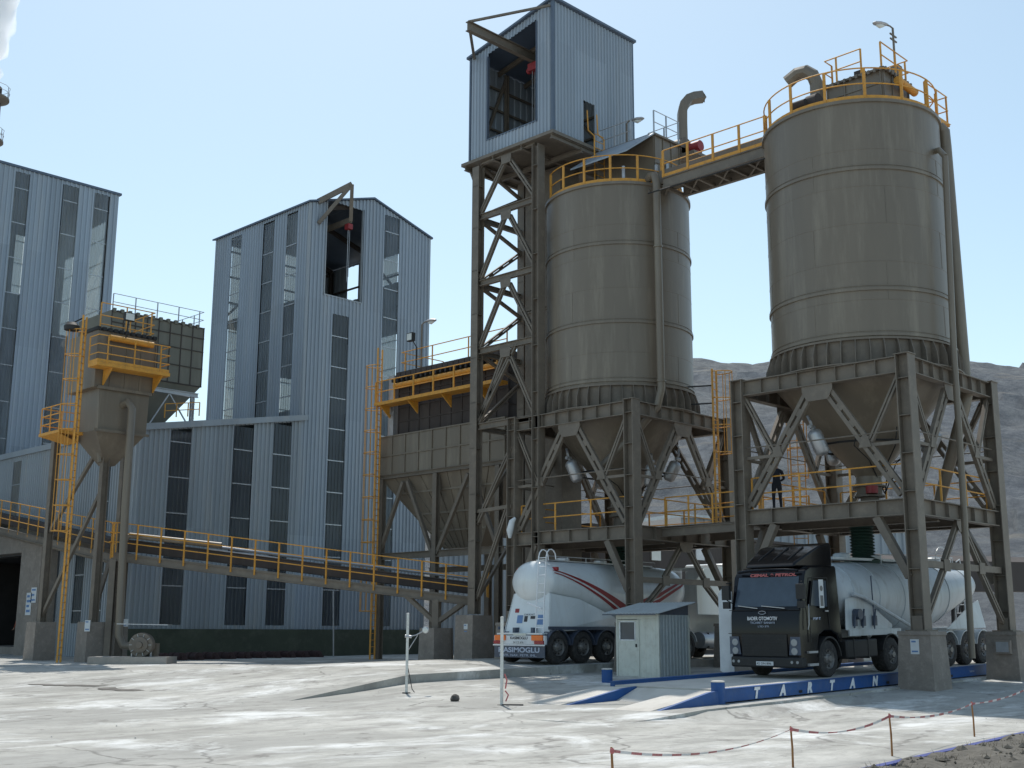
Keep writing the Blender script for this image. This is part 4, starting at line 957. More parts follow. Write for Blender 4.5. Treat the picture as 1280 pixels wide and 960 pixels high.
# bucket lift casing
for z0_, z1_ in ((3.0,10.4),(10.4,15.2),(15.2,21.4)):
    m = MB(); m.box(36.25,32.9,z0_+.01,37.45,35.0,z1_-.05); m.box(36.2,32.85,z1_-.12,37.5,35.05,z1_-.052); m.build('lift_casing', STEEL, tw)
m = MB(); m.box(TX-.25,30.95,21.5,39.3,36.4,21.64)
for y in (31.1,32.8,34.5,36.2): m.ibeam((TX-.2,y,21.4),(39.2,y,21.4),.14,.2)
for x in (TX+1.6,TX+3.4,39.0): m.ibeam((x,31.0,21.28),(x,36.3,21.28),.14,.2)
m.bar((TX+.1,TY1+.6,21.3),(TX,TY1,20.1),.08); m.bar((TX+.3,TY1+.7,21.3),(TX+.1,TY1,20.2),.08)
m.build('house_floor', STEEL, tw)
# the house
HX0, HX1, HY0, HY1 = TX-.02, 39.1, 31.15, 36.08
zh = lambda y: 26.55+(27.5-26.55)*(HY1-y)/(HY1-HY0)
m = MB()
corr(m, (HX0,HY1,0), (0,-1,0), (-1,0,0), 0, HY1-HY0, 21.62, lambda u: zh(HY1-u), .2, .04, [(1.1, 4.0, 22.43, lambda u: zh(HY1-u)-.35)])
m.build('house_wall', CLAD, tw)
m = MB(); corr(m, (HX0,HY0,0), (1,0,0), (0,-1,0), 0, HX1-HX0, 21.62, zh(HY0), .2, .04, [(1.88,2.58,21.62,23.65)]); m.build('house_wall', CLAD, tw)
m = MB(); corr(m, (HX0,HY1,0), (1,0,0), (0,1,0), 0, HX1-HX0, 21.62, zh(HY1), .4, .04); m.build('house_wall', CLAD, tw)
m = MB(); corr(m, (HX1,HY0,0), (0,1,0), (1,0,0), 0, HY1-HY0, 21.62, lambda u: zh(HY0+u), .4, .04); m.build('house_wall', CLAD, tw)
m = MB(); m.prism([V(HX0-.15,HY0-.15,zh(HY0)+.05), V(HX0-.15,HY1+.15,zh(HY1)+.0), V(HX0-.15,HY1+.15,zh(HY1)+.1), V(HX0-.15,HY0-.15,zh(HY0)+.15)], (HX1-HX0+.3,0,0)); m.build('house_roof', TRIM, tw)
m = MB(); m.box(HX0-.06,HY0-.06,21.6,HX0+.06,HY0+.06,zh(HY0)); m.box(HX0-.05,HY1-.04,21.6,HX0+.05,HY1+.05,zh(HY1)); m.box(HX1-.04,HY0-.05,21.6,HX1+.05,HY0+.05,zh(HY0))
for y, zz in ((HY1-1.08,26.3),(HY1-4.02,26.9)): m.box(HX0-.05,y-.02,22.4,HX0+.08,y+.02,zz)
m.box(HX0-.053,HY1-4.04,22.38,HX0+.08,HY1-1.06,22.43); m.build('house_flashing', TRIM, tw)
m = MB()
for z in (22.6,23.6,24.6,25.6): m.bar((HX1-.1,HY0+.1,z),(HX1-.1,HY1-.1,z),.09); m.bar((HX0+.1,HY1-.1,z),(HX1-.1,HY1-.1,z),.09)
for x in (HX0+1.6,HX0+3.3): m.ibeam((x,HY0+.1,zh(HY0)-.25),(x,HY1-.1,zh(HY1)-.22),.12,.2)
m.ibeam((HX0+2.0,HY1-.25,21.6),(HX0+2.0,HY1-.25,26.4),.16,.16,(1,0,0)); m.bar((HX1-.2,HY0+.5,21.7),(HX1-.2,HY1-.4,26.4),.12); m.bar((HX0+.2,HY1-.2,21.7),(HX0+2,HY1-.2,26.2),.12)
m.build('house_steel', STEEL, tw)
m = MB(); m.box(HX0+.2,HY0+.2,21.66,HX1-.2,HY1-.2,21.69); m.build('house_deck', STEEL, tw)
# monorail beam and ties
yb_ = (HY1-2.5)
e0 = XP(580, 36, 31.0)
m = MB(); m.ibeam((31.15,yb_-.15,26.15),(37.5,yb_-.15,26.15), .22, .42)
m.bar((31.2,yb_-.15,26.35),(HX0-.05,HY0+.1,27.3),.09); m.bar((31.3,yb_-.15,26.0),(HX0-.05,HY1-.25,25.5+1.0),.11)
m.build('monorail', STEEL, tw)
m = MB(); m.box(35.0,yb_-.4,25.55,35.5,yb_+.1,25.9); m.cyl((35.25,yb_-.6,25.7),.13,.9,12,'y'); m.build('hoist', RED, tw)
m = MB(); m.tube([(35.25,yb_-.1,25.6),(35.25,yb_-.1,22.4)],.025,5); m.tube([(35.1,yb_-.1,25.6),(35.1,yb_-.1,23.0)],.02,5); m.build('hoist_chain', GALV, tw)
# orange hand rails by the little door
for dx in (0, .62):
    m = MB(); m.tube([(HX0+1.95+dx,HY0-.55,21.2-1.6),(HX0+1.95+dx,HY0-.55,21.9),(HX0+1.85+dx,HY0-.3,22.2),(HX0+1.85+dx,HY0-.25,23.1)],.03,6); m.build('grab_rail', YEL, tw)
m = MB()
for k in range(9): m.bar((HX0+1.97,HY0-.55,19.6+k*.3),(HX0+2.55,HY0-.55,19.6+k*.3),.026)
m.build('access_ladder', YEL, tw)
rel(tw)
sign('number_sign', 'small white sign on the concrete plinth below the lattice tower', (33.35, 35.55, 1.55), (0,-1,0), .22, .36, bars=2)
street_lamp('round headed lamp rising beside the blue house of the lattice tower', (38.1, 30.7, 21.5), 1.7, (.15,-.35,0))
# ---------------------------------------------------------------- bag filter beside the tower
bf = thing('bag_filter', 'long brown grey panelled bag filter house with a tapering hopper beside the lattice tower', 'dust filter', (37.5, 40.3, .3))
BX, BY0, BY1 = 36.0, 35.95, 44.4
def panel_box(mb, rb, x0, y0, z0, x1, y1, z1, nx, ny, nz, t=.05):
    mb.box(x0,y0,z0,x1,y1,z1)
    for k in range(ny+1): y = y0+(y1-y0)*k/ny; rb.box(x0-t,y-.03,z0,x0-.002,y+.03,z1)
    for k in range(nz+1): z = z0+(z1-z0)*k/nz; rb.box(x0-t-.003,y0-.03,z-.03,x0-.001,y1+.03,z+.03)
    for k in range(nx+1): x = x0+(x1-x0)*k/nx; rb.box(x-.03,y0-t,z0,x+.03,y0-.002,z1)
    for k in range(nz+1): z = z0+(z1-z0)*k/nz; rb.box(x0-.03,y0-t-.003,z-.03,x1+.03,y0-.001,z+.03)
m, r_ = MB(), MB(); panel_box(m, r_, BX, BY0, 8.8, BX+3.4, BY1, 10.65, 4, 9, 2); m.build('lower_casing', OLIVE, bf); r_.build('stiffener', OLIVE, bf)
m, r_ = MB(), MB(); panel_box(m, r_, BX+.3, BY0+.1, 10.66, BX+3.1, BY1-1.0, 13.4, 4, 10, 4, .04); m.build('upper_casing', BROWN, bf); r_.build('stiffener', BROWN, bf)
m = MB()
for k in range(20): m.box(BX+.1, BY0+.15+k*.37, 13.42, BX+3.2, BY0+.48+k*.37, 13.72)
m.build('roof_cover', BROWN, bf)
m = MB(); tp = [(BX+.02,BY0+.02),(BX+3.38,BY0+.02),(BX+3.38,BY1-.02),(BX+.02,BY1-.02)]; bt = [(BX+1.2,38.6),(BX+2.0,38.6),(BX+2.0,41.0),(BX+1.2,41.0)]
m.add([V(*p,8.79) for p in tp]+[V(*p,5.3) for p in bt], [(0,1,5,4),(1,2,6,5),(2,3,7,6),(3,0,4,7),(4,5,6,7)]); m.build('hopper', OLIVE, bf)
m = MB()
for k in range(10):
    t_ = k/9; a = V(BX+.02, BY0+.02+(BY1-BY0-.04)*t_, 8.8); b = V(BX+1.2, 38.6+2.4*t_, 5.3); m.bar(a, b, .04, .08, (-1,0,0))
for z in (7.9, 6.9, 6.1):
    f_ = (8.8-z)/3.5; m.bar((BX+1.18*f_, BY0+2.65*f_, z), (BX+1.18*f_, BY1-3.4*f_, z), .05, .08)
m.build('stiffener', OLIVE, bf)
m = MB(); m.ibeam((BX,BY0,8.72),(BX,BY1,8.72),.2,.2)
m.build('base_beam', STEEL, bf)
for y, z0_ in ((40.3,1.9),(36.3,.3),(44.1,.3)):
    m = MB(); m.ibeam((BX,y,z0_),(BX,y,8.6), .26, .26, (1,0,0)); m.build('leg', STEEL, bf)
    m = MB(); m.ibeam((BX+3.3,y,.3),(BX+3.3,y,8.6), .26, .26, (1,0,0)); m.build('leg', STEEL, bf)
for a, b in (((BX,42.6,8.4),(BX,44.3,5.0)),((BX,42.3,8.4),(BX,40.4,4.8)),((BX,38.2,8.4),(BX,40.2,5.0)),((BX,38.0,8.4),(BX,36.4,5.2))):
    m = MB(); m.bar(a, b, .16, .16); m.build('strut', STEEL, bf)
m = MB(); m.ibeam((BX,BY0,5.0),(BX,BY1,5.0),.2,.3); m.ibeam((BX+3.3,BY0,4.5),(BX+3.3,BY1,4.5),.2,.26); m.build('tie_beam', STEEL, bf)
m = MB(); m.box(BX-.75,BY0-.2,12.05,BX-.04,BY1-.4,12.2)
for y in (37,39.3,41.6,43.6): m.prism([V(BX-.05,y,12.05),V(BX-.7,y,12.05),V(BX-.05,y,11.5)],(0,.06,0))
m.build('walkway', YEL, bf)
railing(bf, [(BX-.7,BY0-.2,12.2),(BX-.7,BY1-.45,12.2)], 1.0, 1.35, YEL, toe=False, pr=.04)
m = MB(); m.tube([(BX-.0,BY0+.3,13.05),(BX-.0,BY1-1.0,13.05)], .13, 12); m.build('air_header', YEL, bf, True)
m = MB()
for k in range(22): m.box(BX-.12,BY0+.3+k*.34,13.22,BX+.1,BY0+.42+k*.34,13.36)
m.build('pulse_valve', BLACKP, bf)
railing(bf, [(BX+3.0,BY1-1.1,13.72),(BX+.3,BY1-1.1,13.72),(BX+.3,BY0+.2,13.72)], 1.0, 2.2, YEL, toe=False)
m = MB(); m.box(BX+.05,BY1-.9,10.7,BX+.4,BY1-.5,13.6); m.cyl((BX-.1,BY1-.6,11.9),.28,.25,16,'x'); m.build('duct', GALV, bf, True)
rel(bf)
cl = thing('caged_ladder', 'tall orange yellow caged ladder rising beside the long bag filter to its roof', 'ladder', (35.4, 44.2, .3))
ladder(cl, (35.55,44.0,.3), (35.55,44.0,14.9), (-.45,1,0), YEL, .46, cage=2.2, name='rungs'); rel(cl)
m = thing('floodlight', 'black framed floodlight on the rail above the long bag filter', 'floodlight', (36.3,42.4,13.8))
b = MB(); b.bar((36.3,42.2,13.8),(36.3,42.2,14.8),.06); b.bar((36.3,42.2,14.8),(36.2,42.35,15.1),.05); b.build('pole', BLACKP, m)
b = MB(); b.box(36.0,42.2,15.1,36.2,42.6,15.5); b.build('housing', BLACKP, m); b = MB(); b.box(35.985,42.24,15.14,35.998,42.56,15.46); b.build('lens', LAMPG, m); rel(m)
q = XP(528, 470, 36.4)
street_lamp('small street lamp standing on the roof of the long bag filter against the sky', (q.x,q.y+.1,13.7), 2.2, (.1,-.45,0))
t = thing('wall_lamp', 'white lamp head hanging beside the left leg of the left silo frame', 'lamp', (33.7,32.9,5.9))
b = MB(); b.tube([(33.7,33.05,6.0),(33.62,33.15,5.85),(33.55,33.2,5.5),(33.55,33.2,5.2)], [.05,.12,.14,.06], 12); b.build('lamp_head', SIGNW, t, True); b = MB(); b.bar((33.85,33.1,6.0),(33.68,33.1,6.0),.04); b.build('bracket', STEEL, t); rel(t)

# ---------------------------------------------------------------- inclined conveyor gantry
P0, P1 = V(24.3,47.35,4.8), V(34.5,36.45,3.02)
cdir = (P1-P0); cd2 = V(cdir.x, cdir.y, 0).normalized(); cb = V(-cd2.y, cd2.x, 0); 
if cb.dot(V(1,1,0)) < 0: cb = -cb
cv = thing('inclined_conveyor', 'long inclined conveyor gantry with yellow rails crossing in front of the halls', 'conveyor', (29.4, 41.9, .3))
m = MB()
for off in (.05, 1.5): m.ibeam(P0+cb*off-V(0,0,.2), P1+cb*off-V(0,0,.2), .14, .3)
m.build('girder', STEEL, cv)
m = MB(); m.prism([P0+V(0,0,-.045), P0+cb*1.55+V(0,0,-.045), P0+cb*1.55, P0], cdir); m.build('deck', STEEL, cv)
m = MB(); a, b = P0+cb*.95+V(0,0,.34), P1+cb*.95+V(0,0,.34); m.bar(a, b, .75, .42); m.bar(a+V(0,0,.25), b+V(0,0,.25), .82, .05); m.build('trough', BROWN, cv)
m = MB(); m.tube([a+V(0,0,.45)+cb*.4, b+V(0,0,.45)+cb*.4], .07, 8); m.tube([P0.lerp(P1,.26)+cb*.5+V(0,0,.62), P0.lerp(P1,.46)+cb*.5+V(0,0,.62)], .03, 6); m.build('pipe', GALV, cv, True)
railing(cv, [P0+V(-.15,.3,.02)+cb*.5, P0+V(-.25,-.05,.02), P0+V(.1,-.15,.02), P1], 1.2, 1.02, YEL, rails=(1.0,.66,.33), drop=.25, pr=.035, toe=False)
railing(cv, [P1+cd2*.7+cb*.4, P1+cd2*.7+cb*1.4], 1.1, .8, YEL, rails=(1.0,.5), toe=False)
for t_, fl in ((.905, True), (.0, False)):
    p = P0+cdir*t_; g0 = .4
    for off in (.1, 1.4):
        m = MB(); q = p+cb*off; m.ibeam((q.x,q.y,1.75 if fl else .3),(q.x,q.y,q.z-.3), .26, .26, cb)
        if fl: m.bar((q.x,q.y,1.95), Vector(q)+cd2*1.1+V(0,0,-.45), .16); m.bar((q.x,q.y,1.95), Vector(q)-cd2*1.25+V(0,0,-.15), .16)
        m.build('support', STEEL, cv)
        if fl: m = MB(); m.frustum((q.x,q.y,-.4), 1.0,1.0,(q.x,q.y,1.75),.9,.9); m.build('plinth', CONC, cv)
# rear section climbing away to the left
B0, B1 = V(25.5,49.5,4.85), V(26.0,70.0,7.9)
m = MB()
for off in (0, 1.3): m.ibeam(B0+V(off,0,-.2), B1+V(off,0,-.2), .16, .34)
m.build('girder', STEEL, cv)
m = MB(); m.bar(B0+V(.65,0,.35), B1+V(.65,0,.35), .7, .45); m.build('trough', BROWN, cv)
railing(cv, [B0, B1], 1.35, 1.2, YEL, rails=(1.0,.66,.33), drop=.2, toe=False)
m = MB(); m.tube([B0+V(.2,0,-.4), B1+V(.2,0,-.4)], .1, 8); m.build('pipe', OLIVE, cv, True)
rel(cv)

# ---------------------------------------------------------------- small filter with yellow platforms, and its legs
yf = thing('platform_filter', 'olive filter unit with orange yellow railed platforms on tall legs left of the low hall', 'dust filter', (23.8, 48, .3))
for cx, cy, zt_ in ((23.3,51.4,10.0),(23.95,48.0,10.6),(25.9,50.0,10.3)):
    m = MB(); m.ibeam((cx,cy,1.9),(cx,cy,zt_), .3, .3, (1,0,0)); m.build('leg', STEEL, yf)
    m = MB(); m.frustum((cx,cy,-.4), 1.0,1.0,(cx,cy,1.93),.9,.9); m.build('plinth', CONC, yf)
m = MB(); m.bar((23.3,51.4,2.2),(23.9,48.1,7.3),.14); m.bar((23.3,51.3,5.8),(23.9,48.1,9.6),.14); m.bar((23.95,48.1,2.1),(24.9,48.8,4.5),.14); m.build('brace', STEEL, yf)
m = MB(); m.box(22.75,47.1,11.6,25.5,49.6,14.05); m.build('casing', OLIVE, yf)
m = MB()
for k in range(5): m.box(22.75+k*.68,47.05,11.6,22.8+k*.68,47.098,14.04)
m.build('stiffener', OLIVE, yf)
m = MB(); m.frustum((24.2,48.2,11.6),2.3,2.1,(24.2,48.2,9.8),2.2,2.1); m.frustum((24.15,48.2,9.8),2.22,2.1,(24.2,48.3,8.5),.5,.5); m.build('hopper', OLIVE, yf)
m = MB(); m.box(22.9,47.0,11.55,25.4,47.1,11.68); m.box(22.9,47.02,9.75,25.4,47.1,9.86); m.tube([(23.6,48.1,10.2),(23.75,48.05,8.6)],.12,8); m.build('flange', OLIVE, yf)
m = MB()
for k in range(11): m.box(22.7+k*.26,47.0,14.05,22.86+k*.26,48.6,14.2)
m.build('lid', BLACKP, yf)
m = MB(); m.tube([(23.2,46.85,13.75),(25.2,46.85,13.75)],.14,12); m.build('air_header', YEL, yf, True)
m = MB(); m.box(22.4,46.2,12.35,25.75,47.0,12.5)
for x in (23.1,25.4): m.prism([V(x,47.04,12.35),V(x,46.25,12.35),V(x,47.04,11.7)],(.06,0,0))
m.build('platform', YEL, yf)
railing(yf, [(22.42,47.0,12.5),(22.42,46.22,12.5),(25.7,46.22,12.5),(25.7,47.0,12.5)], 1.15, 1.1, YEL, rails=(1.0,.66,.33), toe=True)
railing(yf, [(22.9,47.2,14.2),(25.4,47.2,14.2),(25.4,49.4,14.2)], 1.1, 1.2, YEL, rails=(1.0,.5,.15), toe=False)
m = MB(); m.box(22.0,48.4,9.72,23.9,50.3,9.84); m.prism([V(22.0,50.25,9.72),V(22.0,48.5,9.72),V(23.1,48.9,9.45),V(23.1,50.0,9.45)],(.05,0,0)); m.build('side_platform', YEL, yf)
railing(yf, [(23.8,50.25,9.84),(22.05,50.25,9.84),(22.05,48.5,9.84)], 1.1, 1.0, YEL, rails=(1.0,.66,.33), toe=False)
# pipe down to the fan
fp = ZP(176, 829, .35)
m = MB(); m.tube([(24.15,47.2,11.0),(24.2,46.8,11.1),(24.3,46.6,10.8),(24.3,46.6,6.5),(24.35,46.5,1.4),(24.45,46.3,1.0),(24.9,45.9,.95)],.165,14); m.build('air_duct', OLIVE, yf, True)
m = MB(); m.tube([(24.6,47.1,1.5),(24.6,47.1,5.2),(24.8,47.0,5.5),(27.5,44.2,5.1)],.12,10); m.build('thin_pipe', OLIVE, yf, True)
rel(yf)
cl = thing('caged_ladder', 'orange yellow caged ladder climbing to the olive filter at the left of the picture', 'ladder', (22.2, 47.3, .3))
ladder(cl, (22.62,48.05,.3), (22.28,47.35,14.6), (-.75,.65,0), YEL, .5, cage=5.3, name='rungs'); rel(cl)
for z in (5.6,):
    pass
t = thing('floodlight', 'black floodlight on the top of the orange caged ladder at the left', 'floodlight', (21.9,47.4,14.2))
b = MB(); b.rev((21.85,47.6,14.25), [(.02,.0),(.2,.02),(.32,-.12),(.3,-.3),(.05,-.32)], 14); b.build('housing', BLACKP, t, True); b = MB(); b.bar((21.85,47.6,14.25),(22.2,47.4,14.5),.05); b.build('bracket', BLACKP, t); rel(t)
q = YP(162, 396, 46.1)
t = thing('floodlight', 'square pale floodlight on the rail above the olive filter with yellow platforms', 'floodlight', q)
b = MB(); b.box(q.x-.22,46.05,q.z-.18,q.x+.22,46.2,q.z+.16); b.build('housing', BLACKP, t); b = MB(); b.box(q.x-.19,46.03,q.z-.15,q.x+.19,46.048,q.z+.13); b.build('lens', LAMPG, t); b = MB(); b.bar((q.x,46.3,q.z-.9),(q.x,46.15,q.z-.1),.04); b.build('bracket', BLACKP, t); rel(t)

q = ZP(176, 829, .35)
fn = thing('centrifugal_fan', 'round grey centrifugal fan on a low concrete base before the dark green plinth', 'fan', (q.x,q.y,.3))
fx, fy = q.x, q.y; D = V(.62,-.78,0)     # rim faces the yard
m = MB(); S = V(D.y*-1, D.x, 0)
m.rev((0,0,0), [(.001,-.2),(.46,-.2),(.48,0),(.46,.2),(.32,.21),(.3,.3),(.13,.32),(.12,.45),(.001,.45)], 30, axis='x')
n_ = V(-.7,-.7,0).normalized(); s_ = V(-n_.y, n_.x, 0)
m.v = [V(fx,fy,1.05)+n_*v.x+s_*v.y+V(0,0,v.z) for v in m.v]
m.build('volute', STEEL, fn, True)
m = MB()
for k in range(10):
    a = 2*math.pi*k/10; c = V(fx,fy,1.05)+n_*.225; m.bar(c+s_*.16*math.cos(a)+V(0,0,.16*math.sin(a)), c+s_*.43*math.cos(a)+V(0,0,.43*math.sin(a)), .02, .05, n_)
m.build('guard', GALV, fn)
m = MB(); c = V(fx,fy,0)-n_*.5; m.bar(c+V(0,0,.9)-s_*.5, c+V(0,0,.9)+s_*.5, .4, .4); m.bar(c+V(0,0,.55)-s_*.45, c+V(0,0,.55)+s_*.45,.6,.3); m.build('motor', OLIVE, fn)
m = MB(); m.bar(V(fx,fy,1.85)-s_*1.0-n_*.2, V(fx,fy,1.82)+s_*1.0-n_*.2, .7, .03); m.build('rain_cover', GALV, fn)
m = MB(); m.bar(V(fx-.3,fy+.3,.35)-V(1,-1,0)*1.0, V(fx+.1,fy-.1,.35)+V(1,-1,0)*.75, 1.5, .5); m.build('base', CONCP, fn)
m = MB()
for k in (-.35,.35): m.bar(V(fx,fy,.6)+s_*k, V(fx,fy,.95)+s_*k, .08)
m.build('foot', GALV, fn)
rel(fn)
sign('warning_sign', 'small white warning sign on the leg plinth between ladder foot and fan', (23.35,47.5,1.55), (.7,-.7,0), .22, .45, bars=2)
sign('warning_sign', 'wide white warning sign on the plinth wall left of the fan', (24.45,47.0,1.75), (.7,-.7,0), .5, .3, bars=2)

# ---------------------------------------------------------------- dark filter on the low roof
df = thing('roof_filter', 'large dark olive panelled filter box on silver legs above the low hall roof', 'dust filter', (29.3, 54, 11.8))
m = MB(); m.box(26.75,54,13.85,31.9,57.5,17.0); m.build('casing', BOXOL, df)
m = MB()
for k in range(9): m.box(26.75+k*.64-.02,53.96,13.85,26.75+k*.64+.02,53.998,17.0)
for z in (13.87,14.8,15.7,16.4,16.96): m.box(26.75,53.955,z-.02,31.9,53.999,z+.02)
m.build('stiffener', BROWN, df)
m = MB()
m.add([V(26.8,54.02,13.84),V(31.85,54.02,13.84),V(31.85,57.4,13.84),V(26.8,57.4,13.84),V(28.4,55,11.6),V(30.2,55,11.6),V(30.2,56.4,11.6),V(28.4,56.4,11.6)],[(0,1,5,4),(1,2,6,5),(2,3,7,6),(3,0,4,7)]); m.build('hopper', BOXOL, df)
m = MB(); m.ibeam((28.3,53.6,13.3),(31.5,53.6,13.3),.16,.22)
for x in (28.6,31.2): m.ibeam((x,53.6,lroof(x)),(x,53.6,13.2),.14,.2,(1,0,0))
m.ibeam((31.4,57,lroof(31)),(31.4,57,13.3),.14,.2,(1,0,0))
m.bar((28.7,53.6,lroof(28.7)),(29.9,53.6,13.2),.06); m.bar((31.1,53.6,lroof(31.1)),(29.9,53.6,13.2),.06)
for x in (28.6,31.2):
    for k in range(7): m.bar((x-.07,53.5,11.5+k*.24),(x+.09,53.5,11.62+k*.24),.03)
m.build('support', GALV, df)
railing(df, [(26.8,54.05,17.0),(31.85,54.05,17.0),(31.85,57.4,17.0)], .85, 1.2, GALV, rails=(1.0,.5), toe=False, r=.018)
m = MB(); m.box(27.1,54.1,17.0,31.5,57.2,17.06)
for k in range(12): m.box(26.8+k*.42,53.93,16.9,26.95+k*.42,54.1,17.1)
m.build('lid', BOXOL, df)
railing(df, [(29.6,53.4,11.9),(31.4,53.2,12.2)], .7, .6, YEL, toe=False); 
rel(df)

# ---------------------------------------------------------------- row of maroon screw rollers on the ground
m0 = None
a, b = V(27.6,48.9,.42), V(36.6,49.9,.42)
for k in range(11):
    p = a.lerp(b, k/10)
    if m0 is None:
        m0 = thing('machine_roller', 'dark maroon machine roller lying in a row at the foot of the green plinth wall', 'roller', p, .1, 'machine rollers along the plinth wall')
        mb = MB(); mb.rev((0,-.5,0), [(.001,0),(.1,0),(.1,.08),(.22,.1),(.22,.5),(.16,.52),(.16,.62),(.22,.64),(.22,.95),(.1,.97),(.1,1.05),(.001,1.05)], 14, axis='y'); mb.build('drum', MAROON, m0, True)
        mb = MB(); mb.bar((0,-.52,0),(0,-.52,-.25),.12,.3); mb.bar((0,.5,0),(0,.5,-.25),.12,.3); mb.build('bearing', MAROON, m0)
    else:
        c = copy_tree(m0); c.location = p
b = MB(); b.tube([(37.6,49.6,.3),(37.6,49.8,3.6)], .035, 8); o = b.build('thin_pole', GALV); tag(o, 'thin pale pole leaning on the plinth wall right of the maroon rollers', 'pole')

# ---------------------------------------------------------------- dark store behind the silos and gallery on the right
sh = thing('brown_store', 'dark brown store wall with two small pale windows behind the lorries', 'building', (48, 36, .3))
m = MB(); m.box(41.5,35.95,.1,41.7,38.2,6.3); m.box(41.7,35.95,.1,60,36.2,6.3); m.build('wall', BROWN, sh)
m = MB(); m.box(41.4,35.85,6.32,60.2,44,6.45); m.build('roof', BROWN, sh)
for px in (820, 875):
    q = YP(px, 690, 35.9); m = MB(); m.box(q.x-.35,35.88,q.z-.4,q.x+.35,35.945,q.z+.4); m.build('window', LAMPG if px == 820 else SIGNW, sh)
rel(sh)
ws = thing('corrugated_hall', 'grey corrugated wall seen between the bag filter legs', 'building', (46,52,.3))
m = MB(); corr(m, (45.7,51.6,0), (1,0,0), (0,-1,0), 0, 16, 0, 7.2, .4, .08); m.build('wall', CLADD, ws); m = MB(); m.box(45.7,51.62,7.2,61.7,56,7.3); m.build('roof', CLADD, ws); rel(ws)
gl = thing('conveyor_gallery', 'dark enclosed conveyor gallery on trestles crossing behind the right silo frame', 'gallery', (80, 31, 4))
ga, gb = ZP(1090, 700, 0), None
GY = 24.0
g0 = V(62,46,5.2); g1 = V(128,24,6.2)
m = MB(); m.bar(g0, g1, 2.4, 2.1); m.build('gallery', BROWN, gl)
m = MB(); m.prism([g0+V(0,-1.3,1.06), g0+V(0,1.3,1.06), g0+V(0,0,1.5)], g1-g0); m.build('roof', BROWN, gl)
for t_ in (.06,.2,.34,.5,.66,.82,.96):
    p = g0.lerp(g1,t_); m = MB()
    for s in (-1,1): m.bar((p.x+s*1.0,p.y,0),(p.x+s*.7,p.y,p.z-1),.2)
    m.bar((p.x-.9,p.y,.4),(p.x+.8,p.y,p.z-1.2),.1); m.bar((p.x+.9,p.y,.4),(p.x-.8,p.y,p.z-1.2),.1); m.build('trestle', BLACKP, gl)
rel(gl)
gs = thing('grey_shed', 'pale grey shed with a flat roof at the foot of the rocky hill', 'shed', (85, 60, 0))
m = MB(); corr(m, (70,52,0), (.96,-.28,0), (-.28,-.96,0), 0, 24, 0, 9.6, .8, .12); m.build('wall', CLADD, gs); m = MB(); m.prism([V(69.5,51.8,9.6), V(93.5,44.9,9.6), V(95.5,51.8,9.6), V(71.5,58.6,9.6)], (0,0,.25)); m.build('roof', GALV, gs); rel(gs)
# ---------------------------------------------------------------- chimney and plume at the left edge
q = YP(-11, 118, 90)
ch = thing('chimney', 'chimney with a railed ring platform just entering at the left edge', 'chimney', (q.x, q.y, 0))
m = MB(); m.rev((q.x,q.y,0), [(1.1,0),(.75,q.z+.6),(.6,q.z+.6),(.6,q.z-.5)], 24); m.build('stack', BROWN, ch, True)
for zz, rr in ((q.z-.4, 1.35), (q.z-3.9, 1.2)):
    m = MB(); m.rev((q.x,q.y,zz), [(.7,-.35),(rr,0),(rr,.12),(.7,.12)], 24); m.build('ring_platform', STEEL, ch)
    railing(ch, [V(q.x+rr*math.cos(a*.52),q.y+rr*math.sin(a*.52),zz+.1) for a in range(12)], .9, 1, GALV, closed=True, toe=False, r=.02)
rel(ch)
def steam():
    rnd = random.Random(11); m = MB(); z = q.z+.8; k = 0
    me = bpy.data.metaballs.new('steam_plume'); me.resolution = .35; me.render_resolution = .3; me.threshold = .35
    o = bpy.data.objects.new('tmp_plume', me); COL.objects.link(o)
    while k < 46:
        e = me.elements.new(); rr = .75+k*.035
        e.co = (q.x-.2-.9*math.sin(k*.25)*.3+rnd.uniform(-.5,.5)-k*.01, q.y+rnd.uniform(-.5,.5), z); e.radius = rr*rnd.uniform(.85,1.35); z += .27; k += 1
    bpy.context.view_layer.update(); dg = bpy.context.evaluated_depsgraph_get()
    mesh = bpy.data.meshes.new_from_object(o.evaluated_get(dg)); bpy.data.objects.remove(o)
    for v in mesh.vertices: v.co += v.normal*(.28*noise.noise(v.co*.9)+.12*noise.noise(v.co*2.6))
    mt = bpy.data.materials.new('steam'); mt.use_nodes = True; nt = mt.node_tree; nt.nodes.clear()
    oo = nt.nodes.new('ShaderNodeOutputMaterial'); vp = nt.nodes.new('ShaderNodeVolumePrincipled'); vp.inputs['Density'].default_value = 1.0; vp.inputs['Color'].default_value = (.99,.99,1,1); vp.inputs['Anisotropy'].default_value = .3
    nt.links.new(vp.outputs[0], oo.inputs['Volume'])
    mesh.materials.clear(); mesh.materials.append(mt); ob = bpy.data.objects.new('steam_plume', mesh); COL.objects.link(ob); tag(ob, 'white steam rising above the chimney at the left edge', 'steam', kind='stuff')
steam()
